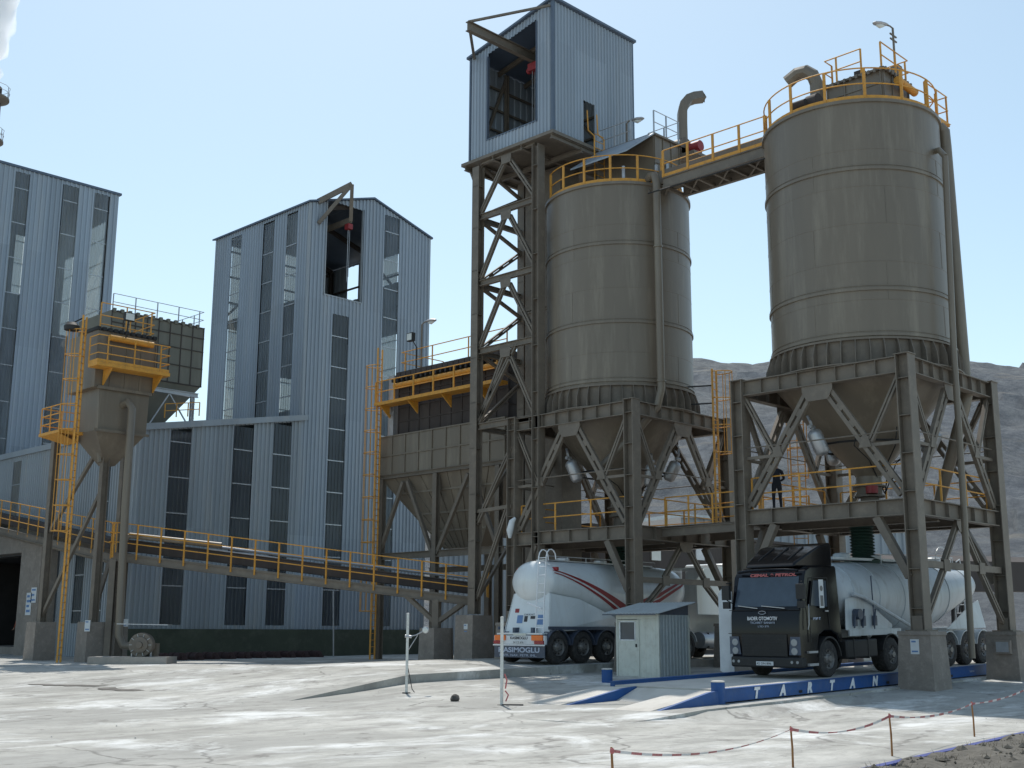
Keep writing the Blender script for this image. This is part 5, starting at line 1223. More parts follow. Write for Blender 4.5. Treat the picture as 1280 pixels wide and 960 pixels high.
# ---------------------------------------------------------------- lorries
def bevel(o, w_=.03, seg=2):
    b = o.modifiers.new('bevel', 'BEVEL'); b.width = w_; b.segments = seg; b.limit_method = 'ANGLE'; b.angle_limit = R(35)
    o.data.polygons.foreach_set('use_smooth', [True]*len(o.data.polygons)); o.data.set_sharp_from_angle(angle=R(50)); return o
def wheel(parent, x, y, r=.52, wd=.3, side=-1, rimc=None):
    """side -1: outer face towards -y"""
    m = MB(); p = [(r*.56,-wd/2),(r*.62,-wd/2-.005),(r*.86,-wd/2),(r*.97,-wd*.42),(r,-wd*.3),(r,wd*.3),(r*.97,wd*.42),(r*.86,wd/2),(r*.56,wd/2)]
    m.rev((x,y,r), p, 36, axis='y')
    for k in range(44):
        a = 2*math.pi*k/44
        for s in (-.2,.2): m.bar((x+math.cos(a)*(r+.002), y+s*wd*.9-.04, r+math.sin(a)*(r+.002)), (x+math.cos(a+.03)*(r+.002), y+s*wd*.9+.05, r+math.sin(a+.03)*(r+.002)), .035, .014, (math.cos(a),0,math.sin(a)))
    t = m.build('tyre', RUB, parent, True)
    m = MB(); s = side; w2 = wd/2
    pr_ = [(r*.57,0),(r*.6,.0),(r*.57,-.02),(r*.52,-.07),(r*.36,-.10),(r*.3,-.05),(r*.27,-.02),(r*.2,-.0),(r*.17,.05),(.001,.055)]
    pr_ = [(a, s*(w2+h)) for a, h in pr_]
    if s < 0: pr_ = pr_
    m.rev((x,y,r), pr_, 28, axis='y')
    for k in range(10):
        a = 2*math.pi*k/10; m.tube([(x+math.cos(a)*r*.33,y+s*(w2-.06),r+math.sin(a)*r*.33),(x+math.cos(a)*r*.33,y+s*(w2-.005),r+math.sin(a)*r*.33)],.016,6)
    m.build('rim', rimc or RIM, t, True)
    m = MB()
    for k in range(8):
        a = 2*math.pi*(k+.5)/8; c = V(x+math.cos(a)*r*.44, y+s*(w2-.075), r+math.sin(a)*r*.44)
        m.tube([c, c+V(0,s*.012,0)], .03, 8)
    m.build('rim_hole', DARK, t)
    return t
def arch(mb, x, y0, y1, r, a0=10, a1=170, t=.03, z0=.52):
    n = 14
    for k in range(n):
        p = [V(x+rr*math.cos(R(a)), y0, z0+rr*math.sin(R(a))) for rr, a in ((r,a0+(a1-a0)*k/n),(r+t,a0+(a1-a0)*k/n),(r+t,a0+(a1-a0)*(k+1)/n),(r,a0+(a1-a0)*(k+1)/n))]
        mb.prism(p, (0, y1-y0, 0))
def interp(tab, x):
    if x <= tab[0][0]: return tab[0][1:]
    for a, b in zip(tab, tab[1:]):
        if x <= b[0]:
            t = (x-a[0])/(b[0]-a[0]); return tuple(p+(q-p)*t for p, q in zip(a[1:], b[1:]))
    return tab[-1][1:]
def tank(t, prof, m_, xf, xr, bands=(), bandm=None):
    """prof: (x, top, bottom, halfwidth) between the dished ends"""
    def ring(x):
        zt, zb, hw = interp(prof, x); k = 1.0
        e = .42
        if x < xf+e: k = math.sqrt(max(0, 1-((xf+e-x)/e)**2))
        if x > xr-e: k = math.sqrt(max(0, 1-((x-xr+e)/e)**2))
        k = max(k, .02); return (zt+zb)/2, (zt-zb)/2*k, hw*k
    def S(x, a, off=0.0):
        zc, h, b = ring(x); return V(x, (b+off)*math.cos(a), zc+(h+off)*math.sin(a))
    xs = [xf+.42*(1-math.cos(math.pi/2*k/8)) for k in range(9)]; n = 44
    xs += [xf+.42+(xr-xf-.84)*k/24 for k in range(1, 24)]+[xr-.42*(1-math.sin(math.pi/2*k/8)) for k in range(9)]
    vs = [S(x, 2*math.pi*k/n) for x in xs for k in range(n)]
    fs = [(i*n+k, (i+1)*n+k, (i+1)*n+(k+1) % n, i*n+(k+1) % n) for i in range(len(xs)-1) for k in range(n)]+[tuple(range(n)), tuple((len(xs)-1)*n+k for k in reversed(range(n)))]
    mesh_obj('tank', vs, fs, m_, t, True)
    for x in bands:
        mb = MB(); mb.tube([S(x, 2*math.pi*k/n, .006) for k in range(n)], .018, 6, closed=True); mb.build('tank_band', bandm or m_, t)
    return S
def axle_group(t, xs, m_ch, rimc=None, dual=False, zf=1.28):
    for x in xs:
        for s in (-1, 1): wheel(t, x, s*1.06, .54, .34 if not dual else .5, s, rimc)
        m = MB(); m.tube([(x,-.9,.54),(x,.9,.54)], .07, 10); m.build('axle', BLACKP, t)
def rear_end(t, xr, txt):
    m = MB(); m.box(xr-.12,-1.24,.62,xr,1.24,.93); o = m.build('rear_beam', SIGNW, t); bevel(o, .02)
    m = MB(); m.box(xr-.04,-1.22,.18,xr-.01,1.22,.58); m.build('mud_flap', CHAS, t)
    m = MB(); m.box(xr+.001,-1.25,.58,xr+.03,1.25,.62); m.build('bumper_bar', LETW, t)
    for s in (-1, 1):
        m = MB(); m.box(xr+.001,s*1.16,.76,xr+.05,s*.64,.94); m.build('indicator', ORL, t)
        m = MB(); m.box(xr+.001,s*1.2,.64,xr+.05,s*.78,.752); m.build('tail_light', REDB, t)
    m = MB(); m.box(xr+.002,-.3,.65,xr+.02,.3,.75); p = m.build('number_plate', SIGNW, t)
    return p

# white tanker, rear towards the yard (its own x runs from cab front to rear bumper)
LTL = 13.3; lz = .28+gz(33, 29.8)
lt = thing('tanker_truck', 'clean white bulk tanker lorry with dark red stripes seen from its rear corner', 'truck', (30.6+LTL, 29.82, lz), math.pi)
prof = [(4.7,3.5,2.0,1.0),(5.4,3.55,1.62,1.2),(8.7,3.56,1.0,1.24),(12.2,3.55,2.0,1.06),(12.9,3.52,2.12,.98)]
S = tank(lt, prof, WHITE, 4.75, 12.95)
for s, (pa, pb) in ((1,(R(180),0)),):
    pass
def stripe(side, tabs, m_, nm):
    # rows (x, angle low, angle high); side -1 -> local -y, +1 -> local +y
    mb = MB(); n = 90; x0, x1 = tabs[0][0], tabs[-1][0]; vs = []
    for i in range(n+1):
        x = x0+(x1-x0)*i/n; a, b = interp(tabs, x)
        for a_ in (a, b):
            p = S(x, R(a_), .014); vs.append(V(p.x, p.y*side, p.z))
    mb.add(vs, [(2*i, 2*i+1, 2*i+3, 2*i+2) for i in range(n)]); mb.build(nm, m_, lt)
for sd in (1, -1):
    stripe(sd, [(4.95,28,31),(6.9,-5,3),(8.9,-24,-12),(12.5,30,33)] , RED, 'stripe')
    stripe(sd, [(4.95,20,24),(6.9,-16,-8),(8.9,-34,-27),(12.5,22,25)], RED, 'stripe')
m = MB()                                                    # lower fairing and hump under the rear
for s in (-1, 1):
    m.prism([V(8.9,s*1.13,1.2),V(12.93,s*1.07,1.05),V(12.64,s*.88,2.38),V(11.3,s*1.06,2.2),V(9.6,s*1.2,1.6)], (0,s*.02,0))
m.prism([V(12.9,-1.05,1.0),V(12.9,1.05,1.0),V(12.62,.86,2.4),V(12.62,-.86,2.4)], (.02,0,0)); m.build('fairing', WHITE, lt)
m = MB(); m.prism([V(12.95,-1.08,.98),V(12.95,1.08,.98),V(13.28,1.1,.96),V(13.28,-1.1,.96)], (0,0,.05)); o = m.build('rear_step', WHITE, lt)
for y, w_, z, h_, mm in ((-.55,.28,1.35,.28,SIGNB),(-.2,.16,1.4,.2,LETB),(.45,.3,1.3,.34,SIGNB),(.1,.22,1.5,.1,LETB),(-.7,.2,1.72,.14,RED)):
    m = MB(); k = (z-1.0)*.2; m.prism([V(12.925-k,y,z),V(12.925-k,y+w_,z),V(12.925-k-.2*h_,y+w_,z+h_),V(12.925-k-.2*h_,y,z+h_)], (.004,0,0)); m.build('decal', mm, lt)
m = MB(); m.box(4.0,-.5,.95,13.1,-.38,1.2); m.box(4.0,.38,.95,13.1,.5,1.2); m.build('chassis', CHAS, lt)
m = MB()
for x in (12.6,11.3,10.0):
    for s in (-1, 1): arch(m, x, s*.86, s*1.26, .6, 8, 172)
for s in (-1,1): m.box(9.2,s*1.2,1.13,13.1,s*1.25,1.24)
m.build('mudguard', CHAS, lt)
m = MB()
for s in (-1,1):
    m.box(5.8,s*1.18,.75,9.0,s*1.22,.79); m.box(5.8,s*1.18,1.0,9.0,s*1.22,1.04)
    for x in (6,7.4,8.8): m.box(x,s*1.14,.7,x+.05,s*1.179,1.15)
m.build('side_guard', GALV, lt)
axle_group(lt, (12.6,11.3,10.0), CHAS)
rear_end(lt, 13.3, '')
m = MB(); m.box(13.302,-.25,.93,13.32,.35,1.0); m.build('plate_lamp', BOOTH, lt)
m = MB()                                                    # ladder hoops and top rail
for y in (.62,.98):
    m.tube([(13.1,y,1.0),(13.05,y,2.2),(12.97,y,3.2),(12.95,y,3.62),(12.9,y,3.78),(12.8,y,3.88),(12.68,y,3.9),(12.56,y,3.85),(12.48,y,3.74),(12.45,y,3.55)], .022, 6)
for k in range(9): m.tube([(13.09-k*.02,.62,1.2+k*.3),(13.09-k*.02,.98,1.2+k*.3)], .016, 5)
m.tube([(13.08,.2,2.05),(13.1,.9,1.85)], .03, 6)
m.build('ladder', LETW, lt)
m = MB(); m.box(6.0,-.22,3.555,12.2,.22,3.6)
for x in (6.8,8.9,11): m.rev((x,0,3.6), [(.25,0),(.25,.08),(.2,.11),(.001,.13)], 18)
m.tube([(6,.35,3.72),(12.2,.35,3.72)], .016, 5)
for k in range(7): m.tube([(6+k*1.03,.35,3.5),(6+k*1.03,.35,3.72)], .014, 5)
m.build('top_walkway', GALV, lt)
for s in (-1,1):
    m = MB(); m.box(12.3,s*.62,3.18,12.42,s*.98,3.3); m.build('marker_light', REDB, lt)
m = MB(); m.tube([(9,1.1,1.05),(8.6,1.1,.95),(6.2,1.1,.95)], .06, 8); m.box(10.4,.3,1.0,9.8,.9,1.3); m.build('pipework', CHAS, lt)
text_mesh('lettering', 'HASIMOGLU', .235, V(13.27-.005, -1.0, .36), (0,1,0), (0,0,1), LETG, lt, width=1.98, bold=.006).location.x = .03
text_mesh('lettering', 'HAFR. NAK. PETR. IML.', .11, V(13.27-.005, -.95, .22), (0,1,0), (0,0,1), LETG, lt, width=1.8).location.x = .03
text_mesh('lettering', 'KASIMOGLU', .13, V(13.302, -.42, .80), (0,1,0), (0,0,1), LETB, lt, width=.84, bold=.004)
text_mesh('lettering', '34 YZ 676', .09, V(13.322, -.26, .665), (0,1,0), (0,0,1), LETB, lt, width=.5)
text_mesh('lettering', 'DIKKAT', .09, V(12.87, -.15, 1.62), (0,1,0), (-.2,0,1), LETB, lt, width=.5)

def tractor(t, body, style):
    """front at x=0"""
    pf = [(.06,.32),(0,.42),(-.02,1.2),(.02,1.75),(.10,1.98),(.36,2.86),(.46,3.02),(.75,3.12),(2.15,3.16),(2.2,3.1),(2.2,.95),(1.98,.95),(1.9,1.18),(1.62,1.3),(1.2,1.3),(.92,1.18),(.82,.9),(.8,.32)]
    m = MB(); m.prism([V(x,-1.22,z) for x, z in pf], (0,2.44,0))
    for v in m.v: v.y *= 1-.075*smooth((.3-v.x)/.3)-.07*smooth((v.z-2.75)/.35)
    o = m.build('cab', body, t); bevel(o, .07, 3)
    # glass
    def fp(z, off=.012):   # front x at height z
        x, = interp([(z_, x_) for x_, z_ in pf[1:8]], z); return x-off
    m = MB(); m.prism([V(fp(2.0,.012),-1.04,2.0),V(fp(2.0,.012),1.04,2.0),V(fp(2.84,.012),1.01,2.84),V(fp(2.84,.012),-1.01,2.84)], (.01,0,0)); m.build('windscreen', GLASSD, t)
    for s in (-1,1):
        m = MB(); m.prism([V(.52,s*1.222,2.02),V(1.42,s*1.222,1.98),V(1.42,s*1.222,2.72),V(.72,s*1.222,2.72)], (0,s*.008,0)); w_ = m.build('side_window', GLASSD, t)
        m = MB()
        for a, b in (((.45,1.0),(.45,2.0)),((.45,2.0),(.68,2.8)),((.68,2.8),(1.5,2.8)),((1.5,2.8),(1.5,1.32))): m.bar((a[0],s*1.223,a[1]),(b[0],s*1.223,b[1]),.015,.015)
        m.build('door_seam', BLACKP, t)
        m = MB(); m.box(1.28,s*1.225,1.84,1.45,s*1.25,1.88); m.build('door_handle', GALV, t)
        m = MB(); m.box(-.04-.02,s*1.12,2.2,.06,s*1.12+s*.26,2.62); m.tube([(.2,s*1.18,2.7),(.02,s*1.26,2.68)],.018,6); m.tube([(.2,s*1.18,2.1),(.02,s*1.26,2.2)],.018,6); m.box(-.05,s*1.14,1.95,.05,s*1.36,2.15)
        o = m.build('mirror', BLACKP, t); bevel(o,.02)
        m = MB(); m.box(.3,s*1.1,.35,.78,s*1.24,.42); m.box(.3,s*1.1,.7,.78,s*1.235,.76); m.build('step', GALV if style else LETW, t)
        wheel(t, 1.42, s*1.05, .52, .3, s); wheel(t, 5.15, s*.98, .52, .5, s)
        m = MB(); arch(m, 1.42, s*.9, s*1.25, .58, 5, 175, .05); arch(m, 5.15, s*.72, s*1.24, .6, 15, 165, .03); m.build('mudguard', BLACKP if style else WHITE, t)
        m = MB(); m.tube([(2.5,s*.98,.75),(4.1,s*.98,.75)], .32, 18) if s > 0 else m.box(2.45,s*.7,.48,4.3,s*1.2,1.02)
        o = m.build('fuel_tank', GALV if not style else BLACKP, t, s > 0)
        if s < 0: bevel(o, .05)
        m = MB()
        for x in (2.85,3.7): m.box(x,s*.69,.45,x+.06,s*1.21,1.045)
        m.build('tank_strap', BLACKP, t)
    m = MB(); m.box(.9,-.5,.75,6.0,-.36,1.02); m.box(.9,.36,.75,6.0,.5,1.02); m.build('chassis', CHAS if not style else BLACKP, t)
    m = MB(); m.tube([(5.15,-.9,.52),(5.15,.9,.52)],.1,10); m.tube([(1.42,-.9,.52),(1.42,.9,.52)],.07,10); m.build('axle', BLACKP, t)
    m = MB(); m.rev((4.9,0,1.02), [(.001,.15),(.5,.13),(.5,0)], 20); m.build('fifth_wheel', BLACKP, t)
    # roof deflector
    m = MB(); d = [(.38,3.12),(.5,3.26),(1.55,3.74),(2.1,3.84),(2.2,3.8),(2.2,3.12)]
    vs = [V(x,-1.02+(.2 if k < 2 else 0),z) for k, (x, z) in enumerate(d)]; vs2 = [V(v.x,-v.y,v.z) for v in vs]; n = len(d)
    m.add(vs+vs2, [tuple(range(n)), tuple(range(2*n-1,n-1,-1))]+[(i,n+i,n+(i+1)%n,(i+1)%n) for i in range(n)]); o = m.build('roof_deflector', body, t); bevel(o, .05, 3)
    m = MB()
    for y in (-.5,0,.5): m.bar((.62,y,3.325),(1.5,y,3.728),.035,.03)
    m.build('deflector_rib', BLACKP, t)
    # front
    m = MB(); m.box(-.045,-.75,.62,-.024,.75,1.22)
    m.build('grille', BLACKP, t)
    m = MB()
    for k in range(7): m.box(-.062,-.74,.66+k*.08,-.046,.74,.69+k*.08)
    m.build('grille_bar', BLACKP, t)
    m = MB(); m.box(-.05,-1.16,.3,.3,1.16,.6); o = m.build('bumper', BLACKP, t); bevel(o,.05)
    for s in (-1,1):
        for z in (1.0,.76):
            m = MB(); m.rev((-.03,s*.98,z), [(.10,-.0),(.10,-.03),(.085,-.035),(.001,-.02)], 18, axis='x'); m.build('headlight', HEADL, t, True)
        for y in (.88,1.06):
            m = MB(); m.rev((-.055,s*y,.46), [(.045,0),(.04,-.012),(.001,-.01)], 12, axis='x'); m.build('fog_light', HEADL, t)
    m = MB()
    for z in (1.24, 1.9): m.bar((-.035 if z < 1.5 else .045,-1.2,z),(-.035 if z < 1.5 else .045,1.2,z), .03, .018)
    m.build('panel_gap', DARK, t)
    for s in (-1,1):
        m = MB(); m.prism([V(-.042,s*.8,.66),V(-.042,s*1.17,.66),V(-.042,s*1.17,1.16),V(-.042,s*.86,1.16)], (.015,0,0)); m.build('lamp_housing', CHAS, t)
        m = MB(); m.tube([(.3,s*1.235,1.35),(.33,s*1.26,1.5),(.36,s*1.26,1.95),(.4,s*1.235,2.05)], .014, 6); m.build('grab_handle', GALV, t)
    m = MB(); m.tube([(.32,-1.0,3.0),(.25,-.6,3.03),(.22,0,3.04),(.25,.6,3.03),(.32,1.0,3.0)], .045, 8); m.build('sun_visor', body, t, True)
    m = MB(); m.box(-.075,-.28,.36,-.052,.28,.47); m.build('number_plate', SIGNW, t)
    m = MB(); m.bar((-.0,-.7,1.95),(.06,.1,2.02),.02); m.bar((-.0,.2,1.95),(.06,.9,2.03),.02); m.build('wiper', GALV if style else BLACKP, t)
tractor(lt, WHITE, 0)
m = MB()
for s in (-1,1): m.prism([V(2.22,s*1.16,1.75),V(4.4,s*1.16,1.75),V(4.45,s*1.16,3.1),V(3.9,s*1.16,3.55),V(2.22,s*1.16,3.7)], (0,s*.04,0))
m.box(2.25,-1.1,3.56,4.1,1.1,3.6); m.build('side_fairing', WHITE, lt)

# black tractor with its weathered white tank
rt = thing('tanker_truck', 'weathered white tanker lorry pulled by a black tractor standing on the blue weighbridge', 'truck', (30.05, 19.45, .37), 0)
rt.rotation_euler = (0, -.0215, 0)
tractor(rt, BLACK, 1)
prof2 = [(2.9,3.28,1.5,1.05),(4.2,3.34,1.32,1.12),(7.6,3.42,.98,1.16),(8.6,3.42,1.0,1.16),(11.6,3.36,1.95,1.08),(12.3,3.3,2.05,.98)]
S = tank(rt, prof2, DIRTYW, 2.55, 12.3, (3.3,4.8,6.4,8.0,9.6,11.2), DIRTYW)
m = MB(); m.box(5.0,-.5,.98,12.6,-.38,1.22); m.box(5.0,.38,.98,12.6,.5,1.22); m.box(2.6,-.45,1.05,5.2,.45,1.3); m.build('chassis', DIRTYW, rt)
m = MB()
for s in (-1,1):
    m.prism([V(2.6,s*1.1,1.3),V(5.4,s*1.1,1.2),V(5.4,s*1.13,1.42),V(3.6,s*1.1,2.3),V(2.75,s*1.05,2.2)], (0,s*.02,0))
    m.prism([V(9.2,s*1.1,1.2),V(12.3,s*1.1,1.2),V(12.1,s*.98,2.15),V(11.3,s*1.05,2.0)], (0,s*.02,0))
    m.box(2.7,s*1.14,1.12,5.9,s*1.18,1.3)
m.build('fairing', DIRTYW, rt)
m = MB()
for s in (-1,1): m.tube([(3.0,s*1.2,2.35),(3.6,s*1.22,2.25),(7.6,s*1.22,1.0),(8.4,s*1.15,.9)], .06, 8)
m.build('discharge_pipe', DIRTYW, rt, True)
m = MB()
for k, x in enumerate((3.0,3.5,4.2)): m.box(x,-1.16,1.4,x+.25,-1.13,1.7); m.tube([(x,-1.18,1.35),(x+.1,-1.2,1.9)],.03,6)
m.tube([(4.15,-1.2,2.9),(4.15,-1.22,1.3)],.02,5); m.cyl((3.2,-1.3,1.75),.16,.2,14,'y'); m.build('valve', CHAS, rt, True)
axle_group(rt, (11.75,10.45,9.15), CHAS)
m = MB()
for x in (11.75,10.45,9.15):
    for s in (-1,1): arch(m, x, s*.86, s*1.26, .6, 15, 165)
m.build('mudguard', DIRTYW, rt)
m = MB(); m.box(3.6,-.25,3.42,11.4,.25,3.5)
for x in (4.6,6.6,9.0,10.9): m.rev((x,0,3.48), [(.27,0),(.27,.12),(.2,.16),(.001,.18)], 18)
m.tube([(6.2,-.5,3.62),(11.4,-.5,3.62)], .018, 5)
for k in range(5): m.tube([(6.2+k*1.3,-.5,3.3),(6.2+k*1.3,-.5,3.62)], .016, 5)
m.tube(arc((11.0,-.3,3.5),.5,0,math.pi,12,plane='xz'), .02, 6)
m.build('top_walkway', DIRTYW, rt)
m = MB()
for y in (-.35,.0): m.tube([(12.45,y,1.2),(12.45,y,3.3),(12.3,y,3.6),(12.0,y,3.5)], .02, 6)
for k in range(7): m.tube([(12.45,-.35,1.4+k*.3),(12.45,0,1.4+k*.3)], .016, 5)
m.build('ladder', DIRTYW, rt)
rear_end(rt, 12.75, '')
# lettering on the tractor
m = MB(); m.prism([V(.325,-.78,2.87),V(.325,.92,2.87),V(.385,.92,2.985),V(.385,-.78,2.985)], (.01,0,0)); 
text_mesh('lettering', 'CEMAL & PETROL', .12, V(.33,.62,2.86), (0,-1,0), (.42,0,.9), LETP, rt, width=1.55, bold=.006)
text_mesh('lettering', 'BADER OTOMOTIV', .14, V(-.012,.55,1.62), (0,-1,0), (0,0,1), LETW, rt, width=1.0, bold=.002)
text_mesh('lettering', 'TICARET SANAYI', .085, V(-.016,.46,1.52), (0,-1,0), (0,0,1), LETG, rt, width=.82)
text_mesh('lettering', 'LTD STI', .07, V(-.018,.2,1.42), (0,-1,0), (0,0,1), LETG, rt, width=.36)
m = MB(); m.tube([V(-.01,.05+.12*math.cos(a),1.83+.045*math.sin(a)) for a in [k*math.pi/8 for k in range(16)]], .009, 5, closed=True); m.build('badge', GALV, rt)
text_mesh('lettering', '42 DN 896', .085, V(-.078,.26,.385), (0,-1,0), (0,0,1), LETB, rt, width=.48)
m = MB(); m.box(1.0,-1.245,1.95,1.24,-1.232,2.75); m.build('door_notice', SIGNW, rt)
m = MB(); m.rev((1.12,-1.246,2.5), [(.001,-.003),(.08,-.003),(.08,0)], 14, axis='y'); m.box(1.04,-1.25,2.0,1.2,-1.246,2.3); m.build('notice_print', LETD, rt)
text_mesh('lettering', '1838 T', .09, V(.62,-1.228,1.62), (1,0,0), (0,0,1), LETG, rt, width=.4, bold=.004)
# ---------------------------------------------------------------- weighbridge
wb = thing('weighbridge', 'blue steel weighbridge lettered along its side under the black tractor lorry', 'weighbridge', WO)
UL = 19.0
def sl(mb, u0, u1, v0, v1, za, zb):   # sloping box: za below, zb above as functions of u
    mb.add([W(u, v, z(u)) for z in (za, zb) for u, v in ((u0,v0),(u1,v0),(u1,v1),(u0,v1))], [(0,3,2,1),(4,5,6,7),(0,1,5,4),(1,2,6,5),(2,3,7,6),(3,0,4,7)])
top = lambda u: WZ(u)+.32
for v0, nm, lip in ((0, 'near', 0.0), (3.5, 'far', .07)):
    m = MB(); sl(m, 0, UL, v0, v0+.15, lambda u: WZ(u)+.02, lambda u: top(u)+lip)
    for u in (3.55, 7.15, 7.9, 11.3, 15.0): pass
    o = m.build('side_beam', BLUE, wb)
    m = MB(); sl(m, -.02, UL+.02, v0-.03, v0+.18, lambda u: top(u)+lip+.002, lambda u: top(u)+lip+.022); m.build('flange', BLUE, wb)
    m = MB(); z0 = WZ(0); v0 = min(v0, 2.7); m.prism([W(-2.75,v0+.02,gz(*W(-2.75,v0,0).xy)+.0), W(-.03,v0+.02,z0-.04), W(-.03,v0+.02,z0+.31), W(-.6,v0+.02,z0+.27)], (0,.1,0)); m.build('ramp_plate', BLUE, wb)
m = MB(); sl(m, .01, UL-.01, .19, 3.49, lambda u: top(u)-.12, lambda u: top(u)-.004); m.build('deck', DUSTC, wb)
m = MB()
for u in (3.4, 8.2, 12.4): sl(m, u, u+.16, -.012, -.002, lambda u: WZ(u)+.06, lambda u: WZ(u)+.13)
m.build('drain_slot', DARK, wb)
m = MB()
for k in range(5): sl(m, 1+k*4.2, 1.3+k*4.2, .3, 3.0, lambda u: WZ(u)-.25, lambda u: top(u)-.13)
m.build('load_cell_beam', BLUE, wb)
ang = .14
for px, ch in ((942,'T'),(975,'A'),(1009,'R'),(1037,'T'),(1063,'A'),(1091,'N')):
    q = YP(px, 866, WO.y-.005); u = q.x-WO.x
    o = text_mesh('lettering', ch, .36, V(q.x-.0, WO.y-.012, WZ(u)+.06), (1,0,.022), (.25,0,1), LETW, wb, bold=.026)
q = YP(1212, 845, WO.y-.005); text_mesh('lettering', 'TARTAN', .09, V(q.x, WO.y-.012, WZ(q.x-WO.x)+.14), (1,0,.022), (.1,0,1), LETG, wb)
rel(wb)
for va, vb, ul in ((.14, 1.15, -2.9), (2.83, 3.9, -2.9), (1.153, 2.70, -.9)):
    m = MB(); m.add([W(ul,va,gz(*W(ul,va,0).xy)+.012), W(-.05,va,top(0)-.04), W(-.05,vb,top(0)-.04), W(ul,vb,gz(*W(ul,vb,0).xy)+.012), W(ul,va,-.5), W(-.05,va,-.5), W(-.05,vb,-.5), W(ul,vb,-.5)], [(0,1,2,3),(0,4,5,1),(1,5,6,2),(2,6,7,3),(3,7,4,0)])
    tag(m.build('concrete_ramp', DUSTC), kind='structure')
def bollard(label, x, y, h):
    t = thing('bollard', label, 'bollard', (x, y, gz(x, y)), group='blue bollards at the weighbridge entrance')
    z = gz(x, y)-.1; m = MB(); m.rev((x,y,z), [(.17,0),(.17,h),(.001,h)], 24); m.build('post', BLUE, t, True)
    m = MB(); m.rev((x,y,z+h), [(.001,.02),(.12,.02),(.172,.005),(.172,-.02)], 24); m.build('cap', DUSTC, t, True); rel(t)
q = ZP(898, 880, -.07); bollard('blue bollard standing at the near corner of the weighbridge before the lettering', q.x, q.y, .68)
q = ZP(759, 857, .02); bollard('blue bollard standing on its own left of the cream booth', q.x, q.y, .5)

# ---------------------------------------------------------------- booth
bo = thing('booth', 'small cream and grey corrugated booth with a door and a lean roof by the weighbridge', 'booth', (31.6, 24.5, .12))
ax, ay, az, bw, bd, bh_ = 31.55, 24.45, .17, 1.72, 1.62, 2.02
m = MB(); corr(m, (ax,ay,0), (1,0,0), (0,-1,0), 0, bd, az, az+bh_+.0, .17, .028); m.build('wall', BOOTHS, bo)
m = MB(); corr(m, (ax,ay,0), (0,1,0), (-1,0,0), 0, .78, az, az+bh_, .2, .012); m.build('wall', BOOTH, bo)
m = MB(); m.box(ax+bd-.03,ay,az,ax+bd,ay+bw,az+bh_+.25); m.box(ax,ay+bw-.03,az,ax+bd-.03,ay+bw,az+bh_); m.box(ax+.02,ay+.03,az-.02,ax+bd-.03,ay+bw-.03,az+.05); m.build('back_panel', BOOTHS, bo)
m = MB(); m.box(ax-.03,ay-.045,az,ax+.03,ay+.02,az+bh_); m.box(ax+bd-.03,ay-.045,az,ax+bd+.02,ay-.0,az+bh_); m.box(ax-.035,ay+bw-.05,az,ax+.03,ay+bw+.02,az+bh_); m.box(ax-.034,ay-.04,az+bh_-.14,ax+.03,ay+bw+.02,az+bh_+.02); m.box(ax-.03,ay+.78,az,ax+.0,ay+.84,az+bh_-.142); m.build('corner_trim', BOOTH, bo)
m = MB(); y0_, y1_ = ay+.85, ay+bw-.055
m.box(ax-.02,y0_,az+.04,ax+.005,y1_,az+1.22); m.box(ax-.02,y0_,az+1.222,ax+.005,y0_+.11,az+bh_-.16); m.box(ax-.02,y1_-.1,az+1.222,ax+.005,y1_,az+bh_-.16); m.box(ax-.02,y0_+.112,az+1.78,ax+.005,y1_-.102,az+bh_-.16)
d_ = m.build('door', BOOTH, bo)
m = MB(); m.box(ax-.005,y0_+.112,az+1.222,ax+.0,y1_-.102,az+1.778); m.build('pane', GLASSD, d_)
m = MB(); m.box(ax-.032,y0_+.09,az+1.19,ax-.021,y1_-.08,az+1.222); m.box(ax-.032,y0_+.09,az+1.78,ax-.021,y1_-.08,az+1.81); m.box(ax-.032,y0_+.08,az+1.19,ax-.021,y0_+.11,az+1.81); m.box(ax-.032,y1_-.1,az+1.19,ax-.021,y1_-.07,az+1.81); m.build('window_frame', LETW, d_)
m = MB(); m.box(ax-.05,y0_+.02,az+.98,ax-.021,y0_+.07,az+1.08); m.build('handle', BLACKP, d_)
m = MB(); z1_, z2_ = az+bh_+.03, az+bh_+.42
n = 18
for k in range(n):                                       # corrugated lean roof, low at the door
    ya_ = ay-.22+(bw+.7)*k/n; yb_ = ay-.22+(bw+.7)*(k+1)/n; ym = (ya_+yb_)/2
    for a_, b_, h0, h1 in ((ya_, ym, 0, .025), (ym, yb_, .025, 0)):
        m.add([V(ax-.28,a_,z1_+h0),V(ax-.28,b_,z1_+h1),V(ax+bd+.15,b_,z2_+h1),V(ax+bd+.15,a_,z2_+h0),V(ax-.28,a_,z1_+h0-.012),V(ax-.28,b_,z1_+h1-.012),V(ax+bd+.15,b_,z2_+h1-.012),V(ax+bd+.15,a_,z2_+h0-.012)], [(0,3,2,1),(4,5,6,7),(0,1,5,4),(2,3,7,6)])
m.build('roof', BOOTHS, bo)
m = MB(); m.prism([V(ax+.02,ay-.012,az+bh_),V(ax+bd,ay-.012,az+bh_),V(ax+bd,ay-.012,z2_-.06),V(ax+.02,ay-.012,z1_+.04)], (0,.01,0)); m.bar((ax-.28,ay-.1,z1_-.02),(ax-.28,ay+bw+.4,z1_-.02),.035); m.build('gable_panel', CHAS, bo)
rel(bo)
